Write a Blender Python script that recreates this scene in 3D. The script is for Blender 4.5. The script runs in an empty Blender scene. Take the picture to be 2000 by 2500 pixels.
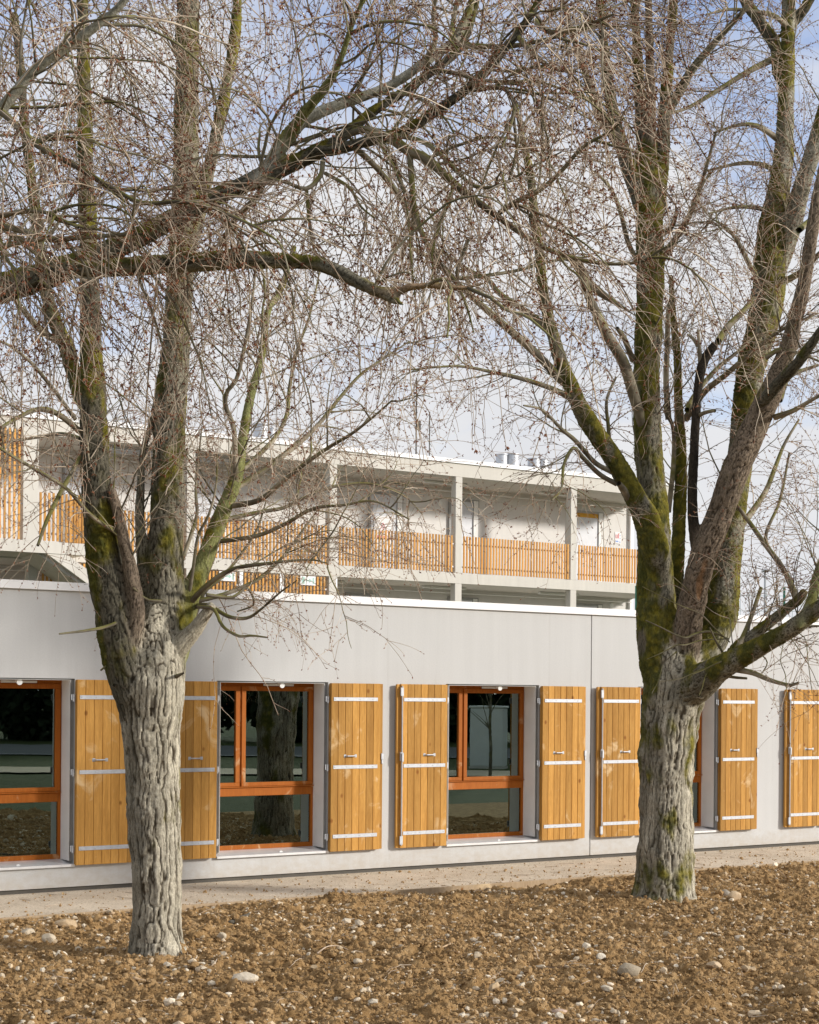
import bpy, bmesh, math, random
import numpy as np
from mathutils import Vector, Matrix, Quaternion

# ------------------------------------------------------------------ camera, sky, sun, exposure
SC = bpy.context.scene
COL = SC.collection
F, PX, PY, ROLL, CAMH = 3900.0, 1000.0, 1706.0, 0.0078, 2.0      # calibrated on the 2000 x 2500 photograph
SUN_AZ, SUN_EL = math.radians(78), math.radians(18)              # azimuth measured from behind the camera to its right

cam_d = bpy.data.cameras.new('camera')
cam = bpy.data.objects.new('camera', cam_d); COL.objects.link(cam)
cam_d.sensor_fit = 'AUTO'; cam_d.sensor_width = 36.0
cam_d.lens = F / 2500.0 * 36.0
cam_d.shift_x = 0.0; cam_d.shift_y = (PY - 1250.0) / 2500.0
cam_d.clip_start = 0.1; cam_d.clip_end = 3000
cam.matrix_world = Matrix.Translation((0, 0, CAMH)) @ Matrix.Rotation(math.radians(90), 4, 'X') @ Matrix.Rotation(ROLL, 4, 'Z')
SC.camera = cam

sun_dir = Vector((math.sin(SUN_AZ) * math.cos(SUN_EL), -math.cos(SUN_AZ) * math.cos(SUN_EL), math.sin(SUN_EL)))
sl = bpy.data.lights.new('sun', 'SUN'); so = bpy.data.objects.new('sun', sl); COL.objects.link(so)
sl.energy = 3.3; sl.angle = math.radians(6); sl.color = (1.0, 0.94, 0.86)
so.rotation_euler = sun_dir.to_track_quat('Z', 'Y').to_euler()

world = bpy.data.worlds.new('World'); SC.world = world; world.use_nodes = True
wt = world.node_tree; wt.nodes.clear()
def wn(t, **k):
    n = wt.nodes.new(t)
    for a, b in k.items(): setattr(n, a, b)
    return n
w_out = wn('ShaderNodeOutputWorld'); w_bg = wn('ShaderNodeBackground')
sky = wn('ShaderNodeTexSky', sky_type='NISHITA', sun_disc=False, sun_elevation=SUN_EL, sun_rotation=math.atan2(sun_dir.x, sun_dir.y),
         air_density=1.0, dust_density=1.2, ozone_density=2.0)
w_bg.inputs['Strength'].default_value = 0.10
tc = wn('ShaderNodeTexCoord'); mp = wn('ShaderNodeMapping'); mp.inputs['Scale'].default_value = (1.5, 1.5, 3.2)
mp.inputs['Location'].default_value = (0.35, 0.2, 0.1)
nz = wn('ShaderNodeTexNoise'); nz.inputs['Scale'].default_value = 2.3; nz.inputs['Detail'].default_value = 9; nz.inputs['Roughness'].default_value = 0.55; nz.inputs['Distortion'].default_value = 0.35
cr = wn('ShaderNodeValToRGB'); cr.color_ramp.elements[0].position = 0.30; cr.color_ramp.elements[1].position = 0.50
nz2 = wn('ShaderNodeTexNoise'); nz2.inputs['Scale'].default_value = 5.0; nz2.inputs['Detail'].default_value = 6
cc = wn('ShaderNodeMix', data_type='RGBA'); cc.inputs['A'].default_value = (5.55, 5.7, 6.1, 1); cc.inputs['B'].default_value = (7.6, 7.55, 7.55, 1)
mx = wn('ShaderNodeMix', data_type='RGBA')
skm = wn('ShaderNodeMix', data_type='RGBA', blend_type='MULTIPLY'); skm.inputs['Factor'].default_value = 1.0; skm.inputs['B'].default_value = (1.6, 1.68, 2.05, 1)
L = wt.links.new
L(tc.outputs['Generated'], mp.inputs['Vector']); L(mp.outputs['Vector'], nz.inputs['Vector']); L(mp.outputs['Vector'], nz2.inputs['Vector'])
L(nz.outputs['Fac'], cr.inputs['Fac']); L(nz2.outputs['Fac'], cc.inputs['Factor'])
L(sky.outputs['Color'], skm.inputs['A'])
L(cr.outputs['Color'], mx.inputs['Factor']); L(skm.outputs['Result'], mx.inputs['A']); L(cc.outputs['Result'], mx.inputs['B'])
L(mx.outputs['Result'], w_bg.inputs['Color']); L(w_bg.outputs['Background'], w_out.inputs['Surface'])

SC.view_settings.view_transform = 'Standard'; SC.view_settings.look = 'None'
SC.view_settings.exposure = 0.3; SC.view_settings.gamma = 1.0
SC.render.engine = 'CYCLES'
SC.cycles.max_bounces = 8; SC.cycles.transparent_max_bounces = 16; SC.cycles.caustics_reflective = False; SC.cycles.caustics_refractive = False

RNG = np.random.default_rng(7)
TH = math.atan(F / 5940.0); SN, CS = math.sin(TH), math.cos(TH)

# ------------------------------------------------------------------ helpers
def W(px, py, Z):
    """point at depth Z (metres along the view) seen at a pixel of the 2000 x 2500 photograph"""
    dx, dy = px - PX, py - PY
    return np.array(((dx + dy * ROLL) / F * Z, Z, CAMH - (-dx * ROLL + dy) / F * Z))

def tag(o, label=None, cat=None, group=None, kind=None):
    if label: o['label'] = label
    if cat: o['category'] = cat
    if group: o['group'] = group
    if kind: o['kind'] = kind
    return o

def empty(name, loc=(0, 0, 0), rz=0.0):
    o = bpy.data.objects.new(name, None); COL.objects.link(o)
    o.location = loc; o.rotation_euler = (0, 0, rz); o.empty_display_size = 0.2
    return o

def link(name, me, mat, parent=None):
    o = bpy.data.objects.new(name, me); COL.objects.link(o)
    if mat is not None:
        for m in (mat if isinstance(mat, (list, tuple)) else [mat]): me.materials.append(m)
    if parent is not None: o.parent = parent
    return o

def np_mesh(name, V, faces, smooth=True):
    """V (n,3); faces (m,k) array or list of such arrays"""
    me = bpy.data.meshes.new(name)
    if not isinstance(faces, list): faces = [faces]
    faces = [f for f in faces if len(f)]
    me.vertices.add(len(V)); me.vertices.foreach_set('co', np.ascontiguousarray(V, dtype=np.float32).ravel())
    nl = sum(f.size for f in faces); npoly = sum(len(f) for f in faces)
    me.loops.add(nl); me.polygons.add(npoly)
    me.loops.foreach_set('vertex_index', np.concatenate([f.ravel() for f in faces]).astype(np.int32))
    tot = np.concatenate([np.full(len(f), f.shape[1]) for f in faces])
    st = np.concatenate(([0], np.cumsum(tot)[:-1]))
    me.polygons.foreach_set('loop_start', st.astype(np.int32))
    me.polygons.foreach_set('use_smooth', np.full(npoly, smooth, dtype=bool))
    me.update(calc_edges=True); me.validate()
    return me

class MB:
    """collects boxes, prisms and tubes, builds ONE mesh object"""
    def __init__(s): s.v = []; s.f = []
    def box(s, a, b, bev=0.0):
        (x0, y0, z0), (x1, y1, z1) = a, b
        x0, x1 = min(x0, x1), max(x0, x1); y0, y1 = min(y0, y1), max(y0, y1); z0, z1 = min(z0, z1), max(z0, z1)
        if bev <= 0:
            n = len(s.v)
            s.v += [(x0, y0, z0), (x1, y0, z0), (x1, y1, z0), (x0, y1, z0), (x0, y0, z1), (x1, y0, z1), (x1, y1, z1), (x0, y1, z1)]
            s.f += [tuple(n + i for i in q) for q in ((0, 3, 2, 1), (4, 5, 6, 7), (0, 1, 5, 4), (1, 2, 6, 5), (2, 3, 7, 6), (3, 0, 4, 7))]
        else:
            bm = bmesh.new(); bmesh.ops.create_cube(bm, size=1)
            for v in bm.verts: v.co = ((x0 + x1) / 2 + v.co.x * (x1 - x0), (y0 + y1) / 2 + v.co.y * (y1 - y0), (z0 + z1) / 2 + v.co.z * (z1 - z0))
            bmesh.ops.bevel(bm, geom=bm.edges[:], offset=bev, segments=1, affect='EDGES')
            s.bm(bm)
        return s
    def bm(s, bm, M=None):
        n = len(s.v); bm.verts.index_update()
        s.v += [tuple((M @ v.co) if M else v.co) for v in bm.verts]
        s.f += [tuple(n + v.index for v in f.verts) for f in bm.faces]; bm.free()
        return s
    def poly(s, pts):
        n = len(s.v); s.v += [tuple(p) for p in pts]; s.f.append(tuple(range(n, n + len(pts)))); return s
    def prism(s, prof, axis, a, b):
        """profile of 2-D points extruded along axis (0/1/2) from a to b"""
        n = len(s.v); k = len(prof)
        for t in (a, b):
            for p in prof:
                q = list(p); q.insert(axis, t); s.v.append(tuple(q))
        s.f.append(tuple(n + i for i in range(k))[::-1]); s.f.append(tuple(n + k + i for i in range(k)))
        for i in range(k): j = (i + 1) % k; s.f.append((n + i, n + j, n + k + j, n + k + i))
        return s
    def tube(s, p, q, r, k=10, r2=None):
        p, q = Vector(p), Vector(q); d = (q - p); L_ = d.length; bm = bmesh.new()
        bmesh.ops.create_cone(bm, cap_ends=True, segments=k, radius1=r, radius2=r if r2 is None else r2, depth=L_)
        return s.bm(bm, Matrix.Translation((p + q) / 2) @ d.to_track_quat('Z', 'Y').to_matrix().to_4x4())
    def ball(s, c, r, sub=1, sc=(1, 1, 1)):
        bm = bmesh.new(); bmesh.ops.create_icosphere(bm, subdivisions=sub, radius=r)
        return s.bm(bm, Matrix.Translation(c) @ Matrix.Diagonal((*sc, 1)))
    def build(s, name, mat, parent=None, smooth=False, loc=None):
        me = bpy.data.meshes.new(name); me.from_pydata(s.v, [], s.f)
        bm = bmesh.new(); bm.from_mesh(me); bmesh.ops.recalc_face_normals(bm, faces=bm.faces); bm.to_mesh(me); bm.free()
        if smooth:
            me.polygons.foreach_set('use_smooth', [True] * len(me.polygons)); me.set_sharp_from_angle(angle=math.radians(40))
        o = link(name, me, mat, parent)
        if loc: o.location = loc
        return o

_perm = np.concatenate([RNG.permutation(256)] * 3).astype(np.int32)
_grad = RNG.normal(size=(256, 3)); _grad /= np.linalg.norm(_grad, axis=1, keepdims=True); _grad = _grad.astype(np.float32)
def perlin(p):
    p = np.asarray(p, dtype=np.float32); i = np.floor(p).astype(np.int64); f = (p - i).astype(np.float32); i = (i & 255).astype(np.int32)
    u = f * f * f * (f * (f * 6 - 15) + 10); out = np.zeros(len(p), np.float32)
    for a in (0, 1):
        for b in (0, 1):
            for c in (0, 1):
                h = _perm[_perm[_perm[i[:, 0] + a] + i[:, 1] + b] + i[:, 2] + c]
                g = _grad[h]
                d = g[:, 0] * (f[:, 0] - a) + g[:, 1] * (f[:, 1] - b) + g[:, 2] * (f[:, 2] - c)
                w = (u[:, 0] if a else 1 - u[:, 0]) * (u[:, 1] if b else 1 - u[:, 1]) * (u[:, 2] if c else 1 - u[:, 2])
                out += w * d
    return out * 1.5
def fbm(p, o=4, g=0.5, l=2.03):
    p = np.asarray(p, dtype=np.float32)
    a, s, t = 1.0, 0.0, 0.0
    for k in range(o):
        s = s + a * perlin(p + 17.3 * k); t += a; a *= g; p = p * l
    return s / t
def sstep(a, b, x):
    t = np.clip((x - a) / (b - a), 0, 1); return t * t * (3 - 2 * t)

# ------------------------------------------------------------------ materials
class NT:
    def __init__(s, name):
        s.m = bpy.data.materials.new(name); s.m.use_nodes = True; s.t = s.m.node_tree
        s.b = s.t.nodes['Principled BSDF']; s.out = s.t.nodes['Material Output']
    def n(s, t, ins=None, **k):
        n = s.t.nodes.new(t)
        for a, b in k.items(): setattr(n, a, b)
        for a, b in (ins or {}).items():
            if isinstance(b, bpy.types.NodeSocket): s.t.links.new(b, n.inputs[a])
            else: n.inputs[a].default_value = b
        return n
    def l(s, a, b): s.t.links.new(a, b)
    def noise(s, scale, vec=None, detail=4, rough=0.55, dist=0.0):
        n = s.n('ShaderNodeTexNoise', {'Scale': scale, 'Detail': detail, 'Roughness': rough, 'Distortion': dist})
        if vec is not None: s.l(vec, n.inputs['Vector'])
        return n.outputs['Fac']
    def ramp(s, fac, stops):
        r = s.n('ShaderNodeValToRGB'); e = r.color_ramp.elements
        while len(e) < len(stops): e.new(0.5)
        for i, (p, c) in enumerate(stops): e[i].position = p; e[i].color = (*c, 1) if len(c) == 3 else c
        s.l(fac, r.inputs['Fac']); return r.outputs['Color']
    def mix(s, fac, a, b, mode='MIX'):
        n = s.n('ShaderNodeMix', data_type='RGBA', blend_type=mode)
        for k, v in (('Factor', fac), ('A', a), ('B', b)):
            if isinstance(v, bpy.types.NodeSocket): s.l(v, n.inputs[k])
            else: n.inputs[k].default_value = v if k == 'Factor' else (*v, 1)[:4]
        return n.outputs['Result']
    def math(s, op, a, b=0.0):
        n = s.n('ShaderNodeMath', operation=op)
        for i, v in enumerate((a, b)):
            if isinstance(v, bpy.types.NodeSocket): s.l(v, n.inputs[i])
            else: n.inputs[i].default_value = v
        return n.outputs[0]
    def obj(s, scale=(1, 1, 1), rnd=0.0):
        t = s.n('ShaderNodeTexCoord').outputs['Object']
        m = s.n('ShaderNodeMapping', {'Scale': scale}); s.l(t, m.inputs['Vector'])
        if rnd:
            oi = s.n('ShaderNodeObjectInfo').outputs['Random']
            cx = s.n('ShaderNodeCombineXYZ'); v = s.math('MULTIPLY', oi, rnd)
            for k in 'XYZ': s.l(v, cx.inputs[k])
            s.l(cx.outputs[0], m.inputs['Location'])
        return m.outputs['Vector']
    def bump(s, h, dist=0.01, strength=1.0):
        b = s.n('ShaderNodeBump', {'Distance': dist, 'Strength': strength}); s.l(h, b.inputs['Height']); s.l(b.outputs['Normal'], s.b.inputs['Normal'])
    def base(s, col, rough=0.7, metal=0.0, spec=0.3):
        if isinstance(col, bpy.types.NodeSocket): s.l(col, s.b.inputs['Base Color'])
        else: s.b.inputs['Base Color'].default_value = (*col, 1)
        s.b.inputs['Roughness'].default_value = rough; s.b.inputs['Metallic'].default_value = metal
        s.b.inputs['Specular IOR Level'].default_value = spec
        return s.m

M = {}
def plain(name, c, rough=0.6, metal=0.0, var=0.12, scale=6.0, spec=0.3):
    k = NT(name); n = k.noise(scale, k.obj(), 5)
    d = tuple(x * (1 - var) for x in c); e = tuple(min(1, x * (1 + var)) for x in c)
    M[name] = k.base(k.ramp(n, [(0.3, d), (0.7, e)]), rough, metal, spec); return M[name]

def concrete(name, c, blotch=0.10, grain=0.10, streak=0.08, dirt=0.0):
    k = NT(name); v = k.obj()
    big = k.noise(0.9, v, 6, 0.6); fine = k.noise(60, v, 3, 0.7)
    st = k.noise(2.2, k.obj((3.0, 3.0, 0.16)), 5, 0.6)
    f = k.math('ADD', k.math('MULTIPLY', k.math('SUBTRACT', big, 0.5), blotch * 2), k.math('ADD', k.math('MULTIPLY', k.math('SUBTRACT', fine, 0.5), grain * 2), k.math('MULTIPLY', k.math('SUBTRACT', st, 0.5), streak * 2)))
    f = k.math('ADD', f, 1.0)
    col = k.n('ShaderNodeVectorMath', {0: c}, operation='SCALE'); k.l(f, col.inputs['Scale'])
    pits = k.n('ShaderNodeTexVoronoi', {'Scale': 26.0}); k.l(v, pits.inputs['Vector'])
    pit = k.ramp(pits.outputs['Distance'], [(0.035, (0.55, 0.53, 0.5)), (0.07, (1, 1, 1))])
    out = k.mix(0.6, col.outputs[0], pit, 'MULTIPLY')
    if dirt:                                             # splashed earth along the foot and thin rain streaks
        sx = k.n('ShaderNodeSeparateXYZ'); k.l(k.n('ShaderNodeTexCoord').outputs['Object'], sx.inputs[0])
        sp = k.noise(6, k.obj((1.4, 1, 2.2)), 7, 0.7)
        h = k.math('SUBTRACT', k.math('MULTIPLY', sp, 0.62), sx.outputs['Z'])
        out = k.mix(k.ramp(h, [(0.06, (0, 0, 0)), (0.30, (dirt, dirt, dirt))]), out, (0.40, 0.33, 0.24))
        rs = k.noise(9, k.obj((1.0, 1.0, 0.035)), 4, 0.6)
        out = k.mix(k.ramp(rs, [(0.60, (0, 0, 0)), (0.70, (0.16, 0.16, 0.16))]), out, (0.33, 0.31, 0.28))
    k.bump(fine, 0.002, 0.5)
    M[name] = k.base(out, 0.85); return M[name]

concrete('wall_render', (0.55, 0.553, 0.548), 0.06, 0.09, 0.08, 0.45)
concrete('raw_concrete', (0.62, 0.59, 0.53), 0.12, 0.08, 0.14)
concrete('grey_render', (0.70, 0.685, 0.66), 0.06, 0.06, 0.06)
plain('white_metal', (0.86, 0.86, 0.86), 0.4, var=0.03)
plain('steel', (0.50, 0.52, 0.55), 0.5, 0.4, 0.10, 25)
plain('lining_metal', (0.82, 0.82, 0.80), 0.6, 0.0, 0.06, 3)
plain('sill_metal', (0.78, 0.78, 0.78), 0.35, 0.35, 0.08, 8)
plain('joint_dark', (0.10, 0.092, 0.08), 0.8)
plain('room_paint', (0.66, 0.70, 0.67), 0.8)
plain('white_plastic', (0.78, 0.79, 0.77), 0.4, var=0.03)
plain('door_paint', (0.66, 0.68, 0.72), 0.5, var=0.05)
plain('door_frame', (0.34, 0.34, 0.33), 0.6)
plain('ochre_paint', (0.62, 0.33, 0.03), 0.6)
plain('paper', (0.85, 0.84, 0.84), 0.7, var=0.02)
plain('red_ink', (0.66, 0.26, 0.28), 0.6); plain('blue_ink', (0.25, 0.36, 0.66), 0.6); plain('green_ink', (0.38, 0.60, 0.52), 0.6)
plain('green_paint', (0.03, 0.16, 0.11), 0.5)
plain('asphalt', (0.16, 0.16, 0.165), 0.9, var=0.25, scale=40)
plain('road_white', (0.7, 0.7, 0.7), 0.8)
plain('leaf_dark', (0.035, 0.05, 0.022), 0.8, var=0.5, scale=3)
plain('cut_wood', (0.50, 0.36, 0.22), 0.8, var=0.25, scale=30)
plain('dark_bark', (0.12, 0.105, 0.08), 0.9, var=0.4, scale=20)

def wood(name, c0, c1, knots=True, rough=0.55, boards=True):
    k = NT(name)
    v = k.obj((7, 7, 0.55), 40.0) if boards else k.obj((5, 5, 5), 10.0)
    g = k.noise(3.0, v, 8, 0.62, 0.6); g2 = k.noise(22.0, v, 3, 0.6)
    at = k.n('ShaderNodeAttribute', attribute_name='board').outputs['Fac']
    col = k.ramp(g, [(0.28, c0), (0.72, c1)])
    col = k.mix(0.28, col, k.ramp(g2, [(0.35, (0.42, 0.36, 0.28)), (0.65, (1.05, 1.05, 1.05))]), 'MULTIPLY')
    tone = k.n('ShaderNodeCombineXYZ'); tv = k.math('ADD', k.math('MULTIPLY', at, 0.42), k.math('ADD', k.math('MULTIPLY', k.n('ShaderNodeObjectInfo').outputs['Random'], 0.16), 0.71))
    for q in 'XYZ': k.l(tv, tone.inputs[q])
    col = k.mix(1.0, col, tone.outputs[0], 'MULTIPLY')
    # bleached scuffs with a shape of their own
    sc_ = k.noise(3.2, k.obj((1.0, 1.0, 0.8), 25.0), 6, 0.6, 1.2)
    col = k.mix(k.ramp(sc_, [(0.60, (0, 0, 0)), (0.72, (0.6, 0.6, 0.6))]), col, (0.78, 0.60, 0.36))
    if knots:
        vo = k.n('ShaderNodeTexVoronoi', {'Scale': 4.6, 'Randomness': 1.0}); k.l(k.obj((1, 0.02, 0.7), 31.0), vo.inputs['Vector'])
        kn = k.ramp(vo.outputs['Distance'], [(0.05, (1, 1, 1)), (0.11, (0, 0, 0))])
        col = k.mix(kn, col, (0.25, 0.10, 0.02))
    k.bump(g2, 0.001, 0.4)
    M[name] = k.base(col, rough, 0, 0.2); return M[name]
wood('shutter_wood', (0.42, 0.205, 0.045), (0.61, 0.335, 0.090), True, 0.75)
wood('frame_wood', (0.46, 0.125, 0.012), (0.56, 0.175, 0.022), False, 0.6)
wood('slat_wood', (0.56, 0.26, 0.055), (0.70, 0.38, 0.11), False, 0.6)
wood('plank_wood', (0.50, 0.36, 0.22), (0.68, 0.52, 0.34), True, 0.8)

def glass():
    k = NT('window_glass'); k.t.nodes.remove(k.b)
    tr = k.n('ShaderNodeBsdfTransparent', {'Color': (0.80, 0.87, 0.84, 1)}); gl = k.n('ShaderNodeBsdfGlossy', {'Color': (0.70, 0.86, 0.80, 1), 'Roughness': 0.0})
    nz_ = k.noise(1.6, k.obj(), 2)
    bp = k.n('ShaderNodeBump', {'Distance': 0.001, 'Strength': 0.15}); k.l(nz_, bp.inputs['Height']); k.l(bp.outputs['Normal'], gl.inputs['Normal'])
    fr = k.n('ShaderNodeFresnel', {'IOR': 3.5})
    mx_ = k.n('ShaderNodeMixShader'); k.l(fr.outputs[0], mx_.inputs[0]); k.l(tr.outputs[0], mx_.inputs[1]); k.l(gl.outputs[0], mx_.inputs[2])
    k.l(mx_.outputs[0], k.out.inputs['Surface']); M['glass'] = k.m
glass()

def bark_mat():
    k = NT('bark'); c = k.n('ShaderNodeAttribute', attribute_name='bark').outputs['Color']
    v = k.obj(); n1 = k.noise(70, k.obj((1, 1, .45)), 6, 0.75); n2 = k.noise(9, v, 4, 0.6)
    col = k.mix(0.65, c, k.ramp(n1, [(0.32, (0.30, 0.28, 0.25)), (0.62, (1.2, 1.2, 1.18))]), 'MULTIPLY')
    col = k.mix(0.35, col, k.ramp(n2, [(0.3, (0.6, 0.6, 0.55)), (0.7, (1.1, 1.1, 1.1))]), 'MULTIPLY')
    k.bump(n1, 0.016, 1.0); M['bark'] = k.base(col, 0.92, 0, 0.15)
bark_mat()
def twig_mat(name, a, b, c, moss):
    k = NT(name); v = k.obj()
    col = k.ramp(k.noise(3.5, v, 4), [(0.32, a), (0.5, b), (0.68, c)])
    if moss:
        geo = k.n('ShaderNodeNewGeometry').outputs['Normal']; sx = k.n('ShaderNodeSeparateXYZ'); k.l(geo, sx.inputs[0])
        f = k.math('ADD', k.math('MULTIPLY', sx.outputs['Z'], 0.25), k.noise(5, v, 4))
        col = k.mix(k.ramp(f, [(0.50, (0, 0, 0)), (0.66, (0.8, 0.8, 0.8))]), col, (0.17, 0.16, 0.035))
    M[name] = k.base(col, 0.8, 0, 0.2)
twig_mat('branch_bark', (0.085, 0.07, 0.05), (0.19, 0.165, 0.12), (0.42, 0.37, 0.28), True)
twig_mat('twig_bark', (0.17, 0.115, 0.08), (0.46, 0.36, 0.265), (0.72, 0.62, 0.49), False)  # wide ramp puts shaded and sunlit twig tones into the colour
twig_mat('bud', (0.12, 0.04, 0.02), (0.21, 0.08, 0.04), (0.32, 0.16, 0.09), False)

def soil_mat(name, a, b, c):
    k = NT(name); v = k.obj()
    n = k.noise(9, v, 8, 0.7); n2 = k.noise(110, v, 5, 0.8); n3 = k.noise(0.7, v, 4)
    col = k.ramp(n, [(0.25, a), (0.5, b), (0.75, c)])
    col = k.mix(0.6, col, k.ramp(n2, [(0.34, (0.22, 0.19, 0.15)), (0.60, (1.3, 1.3, 1.27))]), 'MULTIPLY')
    col = k.mix(0.4, col, k.ramp(n3, [(0.3, (0.72, 0.7, 0.66)), (0.7, (1.12, 1.12, 1.12))]), 'MULTIPLY')
    k.bump(n2, 0.012, 1.0); M[name] = k.base(col, 0.95, 0, 0.1)
soil_mat('soil', (0.13, 0.077, 0.031), (0.40, 0.250, 0.113), (0.63, 0.445, 0.24))
soil_mat('clod', (0.23, 0.142, 0.06), (0.46, 0.298, 0.145), (0.66, 0.48, 0.275))
def stone_mat():
    k = NT('stone'); v = k.obj(); at = k.n('ShaderNodeAttribute', attribute_name='tone').outputs['Color']
    n = k.noise(30, v, 5, 0.65)
    k.bump(n, 0.006, 0.7); M['stone'] = k.base(k.mix(0.55, at, k.ramp(n, [(0.3, (0.62, 0.56, 0.46)), (0.65, (1.05, 1.05, 1.05))]), 'MULTIPLY'), 0.9, 0, 0.2)
stone_mat()
def gravel_mat():
    k = NT('path_gravel'); v = k.obj(); n = k.noise(42, v, 8, 0.85); n2 = k.noise(1.6, k.obj((1.0, 1.0, 1.0)), 8, 0.7, 0.8)
    col = k.ramp(n, [(0.36, (0.30, 0.235, 0.165)), (0.48, (0.66, 0.56, 0.43)), (0.66, (0.86, 0.76, 0.62))])
    col = k.mix(0.5, col, k.ramp(n2, [(0.32, (0.62, 0.58, 0.52)), (0.62, (1.12, 1.12, 1.12))]), 'MULTIPLY')
    k.bump(n, 0.012, 0.8); M['path_gravel'] = k.base(col, 0.95, 0, 0.1)
gravel_mat()
def grass_mat():
    k = NT('grass'); v = k.obj(); n = k.noise(1.5, v, 8, 0.7); n2 = k.noise(25, v, 4, 0.7)
    col = k.mix(n2, k.ramp(n, [(0.3, (0.045, 0.07, 0.018)), (0.55, (0.09, 0.115, 0.03)), (0.75, (0.19, 0.16, 0.075))]), (0.06, 0.07, 0.02))
    k.bump(n2, 0.05, 1.0); M['grass'] = k.base(col, 0.9)
grass_mat()

# ------------------------------------------------------------------ ground sheets
def sheet(name, pts, z, mat, kind='structure'):
    me = bpy.data.meshes.new(name); me.from_pydata([(x, y, z) for x, y in pts], [], [tuple(range(len(pts)))])
    return tag(link(name, me, mat), kind=kind)
def loc2w(t, d, Z0=18.66):
    """a point of the building frame (t along the facade, d into it) in world x, y"""
    return (t * CS - d * SN, Z0 + t * SN + d * CS)
sheet('ground', [(-1500, -1500), (1500, -1500), (1500, 1500), (-1500, 1500)], -0.16, M['grass'])
EDGE_D = -2.0
sheet('path', [loc2w(-14, EDGE_D + .03), loc2w(26, EDGE_D + .03), loc2w(26, 0.5), loc2w(-14, 0.5)], 0.0, M['path_gravel'])

# ------------------------------------------------------------------ low building with shuttered windows
lowb = tag(empty('low_building', (0, 18.66, 0), TH), 'long low pale rendered building with orange framed windows and wooden shutters', 'building')
PERIOD, HEAD, SILLZ, OW = 3.012, 2.18, 0.285, 1.40
RIGHTS = [-4.11 + 3.0115 * i for i in range(4)] + [8.285]
JOINT = 2.741
T0, T1 = -9.5, 13.0
def grid_wall(ts, zs, solid, depth):
    mb = MB()
    for i in range(len(ts) - 1):
        for j in range(len(zs) - 1):
            a, b, c, d = ts[i], ts[i + 1], zs[j], zs[j + 1]
            if solid(i, j):
                mb.poly([(a, 0, c), (b, 0, c), (b, 0, d), (a, 0, d)])
            else:
                if solid(i - 1, j): mb.poly([(a, 0, c), (a, 0, d), (a, depth, d), (a, depth, c)])
                if solid(i + 1, j): mb.poly([(b, 0, c), (b, depth, c), (b, depth, d), (b, 0, d)])
                if j and solid(i, j - 1): mb.poly([(a, 0, c), (a, depth, c), (b, depth, c), (b, 0, c)])
                if solid(i, j + 1): mb.poly([(a, 0, d), (b, 0, d), (b, depth, d), (a, depth, d)])
    return mb
def wall_panel(ta, tb, name='wall'):
    rs = [r for r in RIGHTS if ta < r <= tb + 0.01]
    ts = [ta]
    for r in rs: ts += [r - OW, r]
    ts.append(tb); zs = [0.045, SILLZ, HEAD, 3.085]
    holes = {1 + 2 * i for i in range(len(rs))}
    mb = grid_wall(ts, zs, lambda i, j: not (i in holes and j == 1), 0.36)
    mb.poly([(ta, 0, zs[0]), (ta, 0.36, zs[0]), (tb, 0.36, zs[0]), (tb, 0, zs[0])])
    for t in (ta, tb): mb.poly([(t, 0, zs[0]), (t, 0, zs[-1]), (t, .36, zs[-1]), (t, .36, zs[0])])
    return mb.build(name, M['wall_render'], lowb)
wall_panel(T0, JOINT - 0.008); wall_panel(JOINT + 0.008, T1)
MB().box((JOINT - .03, .02, .045), (JOINT + .03, .05, 3.08)).build('joint_seal', M['joint_dark'], lowb)
MB().box((T0, .03, -.2), (T1, .34, .044)).build('plinth', M['joint_dark'], lowb)
cp = MB()
for a, b in ((T0, -2.36), (-2.355, 3.9), (3.905, T1)):
    cp.prism([(-.035, 3.078), (-.035, 3.163), (.40, 3.178), (.40, 3.162), (-.030, 3.147), (-.030, 3.078)], 0, a, b)
    cp.box((a, -.028, 3.088), (b, .38, 3.145))
cp.build('coping', M['white_metal'], lowb)
MB().box((T0, .40, 2.9), (T1, 12, 2.96)).build('roof', M['grey_render'], lowb)
ro = MB()
ro.box((T0, .55, -.05), (T1, 6.0, .10)); ro.box((T0, .55, 2.45), (T1, 6.0, 2.55)); ro.box((T0, 5.9, .1), (T1, 6.0, 2.45))
for t in (T0, -2.98 , 3.1, T1 - .1): ro.box((t, .40, .1), (t + .1, 5.9, 2.45))
ro.build('room', M['room_paint'], lowb)

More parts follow.
